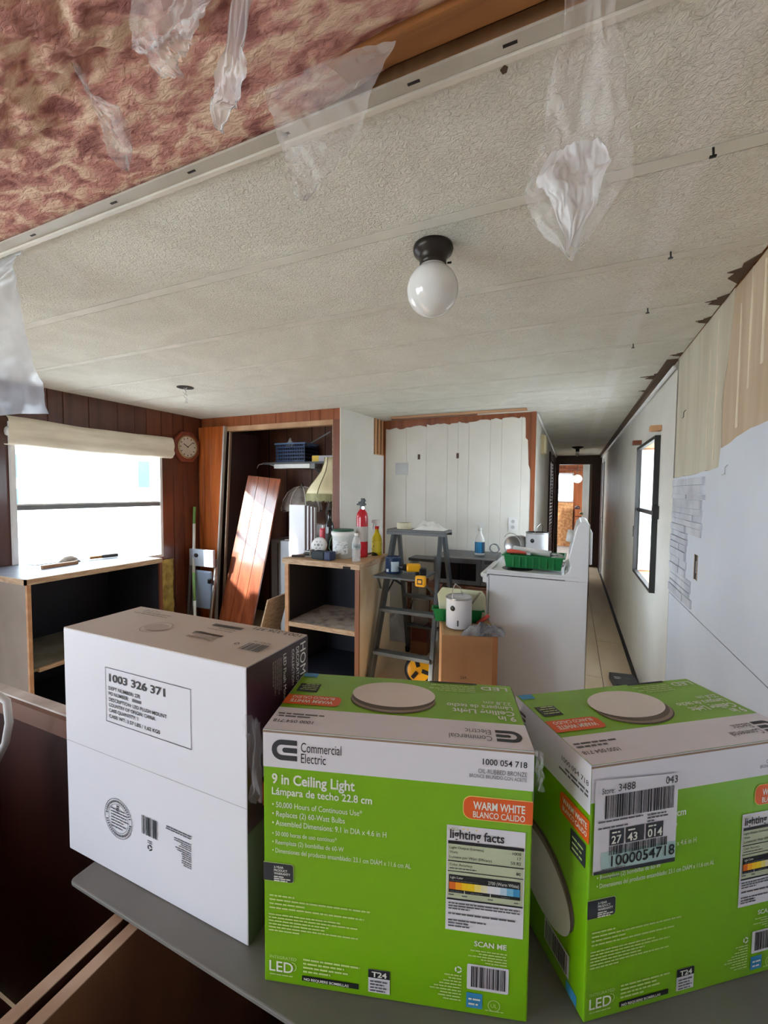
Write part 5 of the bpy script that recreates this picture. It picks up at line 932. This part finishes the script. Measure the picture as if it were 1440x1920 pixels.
rl = thing('paint_roller', 'white paint roller cover resting in the green tray', 'paint roller', (-.22, 3.06, .995), -8); MB().tube([(-.16, .06, .022), (.10, -.01, .012)], .021, 18).build('roller_cover', M_whiteplastic, rl, smooth=True); MB().tube([(.10, -.01, .012), (.145, -.02, .008)], .010, 10).build('frame_end', M_steel, rl, smooth=True)
bh = thing('brush', 'paint brush with an orange-red handle lying in the green tray', 'brush', (-.32, 3.0, 1.004), -4); MB().tube([(-.08, 0, .01), (-.05, 0, .012), (.0, 0, .010), (.05, 0, .004)], [.012, .015, .012, .008], 12).build('handle', mat('orange_red_handle', rgb(214, 84, 66), .35), bh, smooth=True); B(.05, .075, -.018, .018, -.004, .01).build('ferrule', M_steel, bh)
bl = MB().grid(lambda u, v: Vector((-.12 + .09 * u, 2.99 + .10 * v, .985 + .03 * math.sin(PI * u) * math.sin(PI * v) + .01 * noise.noise(Vector((u * 6, v * 6, 9))))), 10, 10).build('tray_liner', M_film2, smooth=True); tag(bl, 'crumpled clear liner bunched at the end of the green tray on the stove', 'plastic liner')
gt = paint_tray('paint_tray', 'green paint tray with a cream liner standing behind the paint can', (-.66, 2.69, .5805), 16, .31, .07); gt.rotation_euler.x = math.radians(0)
ln = thing('tray_liner', 'cream plastic tray liner propped up behind the paint can', 'tray liner', (-.63, 2.69, .605), 15)
MB().prism([(-.14, .0), (-.16, .15), (-.13, .195), (.125, .18), (.145, .15), (.15, .02), (.13, .0)], 1, -.010, .010).build('liner', mat('cream_liner', rgb(214, 216, 186), .5, rgb(198, 202, 168), 8), ln, bevel=.006); at(B(-.006, .006, -.016, -.012, 0, .09).build('groove', Brz2, ln), (.06, 0, .10), (0, 35, 0))
gr = MB().grid(lambda u, v: Vector((-.575 + .235 * u, 2.425 + .085 * v + .075 * u, .5812 + .055 * (math.sin(PI * u) * math.sin(PI * v)) ** .5 * (1 + .7 * noise.noise(Vector((u * 6, v * 4, 8)))))), 34, 14).build('plastic_bag', mat('grey_clear_bag', rgb(150, 152, 158), .15, rgb(70, 72, 78), 16, alpha=.8, spec=1), smooth=True); tag(gr, 'crumpled clear grey plastic bag on the front of the brown box', 'plastic bag')
rh = thing('red_handled_brush', 'red brush handle poking out beside the stove', 'brush', (-.475, 2.70, .60)); MB().tube([(-.06, .0, -.018), (-.02, 0, .01), (.012, 0, .04)], [.008, .014, .012], 10).build('handle', mat('coral_red', rgb(214, 82, 70), .4), rh, smooth=True)
# ---------------------------------------------------------------- stove
sv = thing('stove', 'white electric stove seen from its side', 'stove', (0, 0, 0))
B(-.485, .098, 2.815, 3.41, .03, .878).build('body', M_enamel, sv, bevel=.003)
B(-.487, -.484, 2.812, 2.825, .03, .86).build('side_trim', M_grey, sv); B(.0985, .103, 2.812, 2.822, .02, 1.23).build('rear_trim', M_chrome, sv)
MB().box(-.50, .05, 2.808, 3.417, .8825, .9).box(-.50, .05, 2.808, 2.835, .9, .912).box(-.50, .05, 3.39, 3.417, .9, .912).box(-.50, -.475, 2.835, 3.39, .9, .912).build('cooktop', M_enamel, sv, bevel=.004)
B(-.482, .05, 2.814, 2.8155, .878, .8825).build('shadow_gap', M_dark, sv)
bgd = MB().prism([(-.03, .878), (.100, .878), (.100, 1.228), (.085, 1.24), (.052, 1.24), (.03, 1.215), (.005, 1.10), (-.012, 1.02), (.0, .97), (-.008, .935), (-.035, .915)], 1, 2.809, 3.416).build('backguard', M_enamel, sv, bevel=.006)
B(.1005, .118, 2.86, 3.37, .98, 1.18).build('rear_cover', M_enamel, sv, bevel=.004)
for y in (3.30, 3.20, 2.98): MB().lathe([(.028, 0), (.026, .03), (.02, .034), (0, .034)], n=18, M=Matrix.Translation((.006, y, 1.125)) @ Matrix.Rotation(math.radians(-76), 4, 'Y')).build('knob', M_whiteplastic, bgd, smooth=True)
MB().lathe([(.0, 0), (.10, 0), (.10, .002), (0, .002)], c=(-.33, 3.0, .9), n=28).build('burner', M_black, sv); MB().lathe([(.0, 0), (.08, 0), (.08, .002), (0, .002)], c=(-.12, 3.25, .9), n=28).build('burner', M_black, sv)
ovd = B(-.503, -.4855, 2.825, 3.40, .30, .86).build('oven_door', M_enamel, sv, bevel=.004); MB().tube([(-.525, 2.83, .868), (-.535, 2.86, .866), (-.535, 3.36, .866), (-.525, 3.39, .868)], .016, 10).build('door_handle', M_whiteplastic, ovd, smooth=True); B(-.53, -.50, 2.83, 2.86, .82, .88).build('handle_bracket', M_whiteplastic, ovd, bevel=.006); B(-.503, -.4855, 2.825, 3.40, .06, .285).build('drawer', M_enamel, sv, bevel=.004)
B(-.47, .09, 2.83, 3.40, 0, .03).build('plinth', M_black, sv)
fbx = thing('flooring_box', 'flat dark grey carton with white lettering on the corridor floor', 'box', (.385, 3.52, 0), 8); B(-.075, .085, -.10, .12, 0, .05).build('carton', mat('dark_grey_card', rgb(70, 70, 72), .6), fbx)
p = Panel(fbx, (-.07, -.09, .0505), (1, 0, 0), (0, 1, 0)); p.lines(8, [50, 44], 120, 22, 9, Wc); p.lines(80, [40, 50, 46], 130, 12, 5, Gy)
bpy.data.objects.remove(_fo)
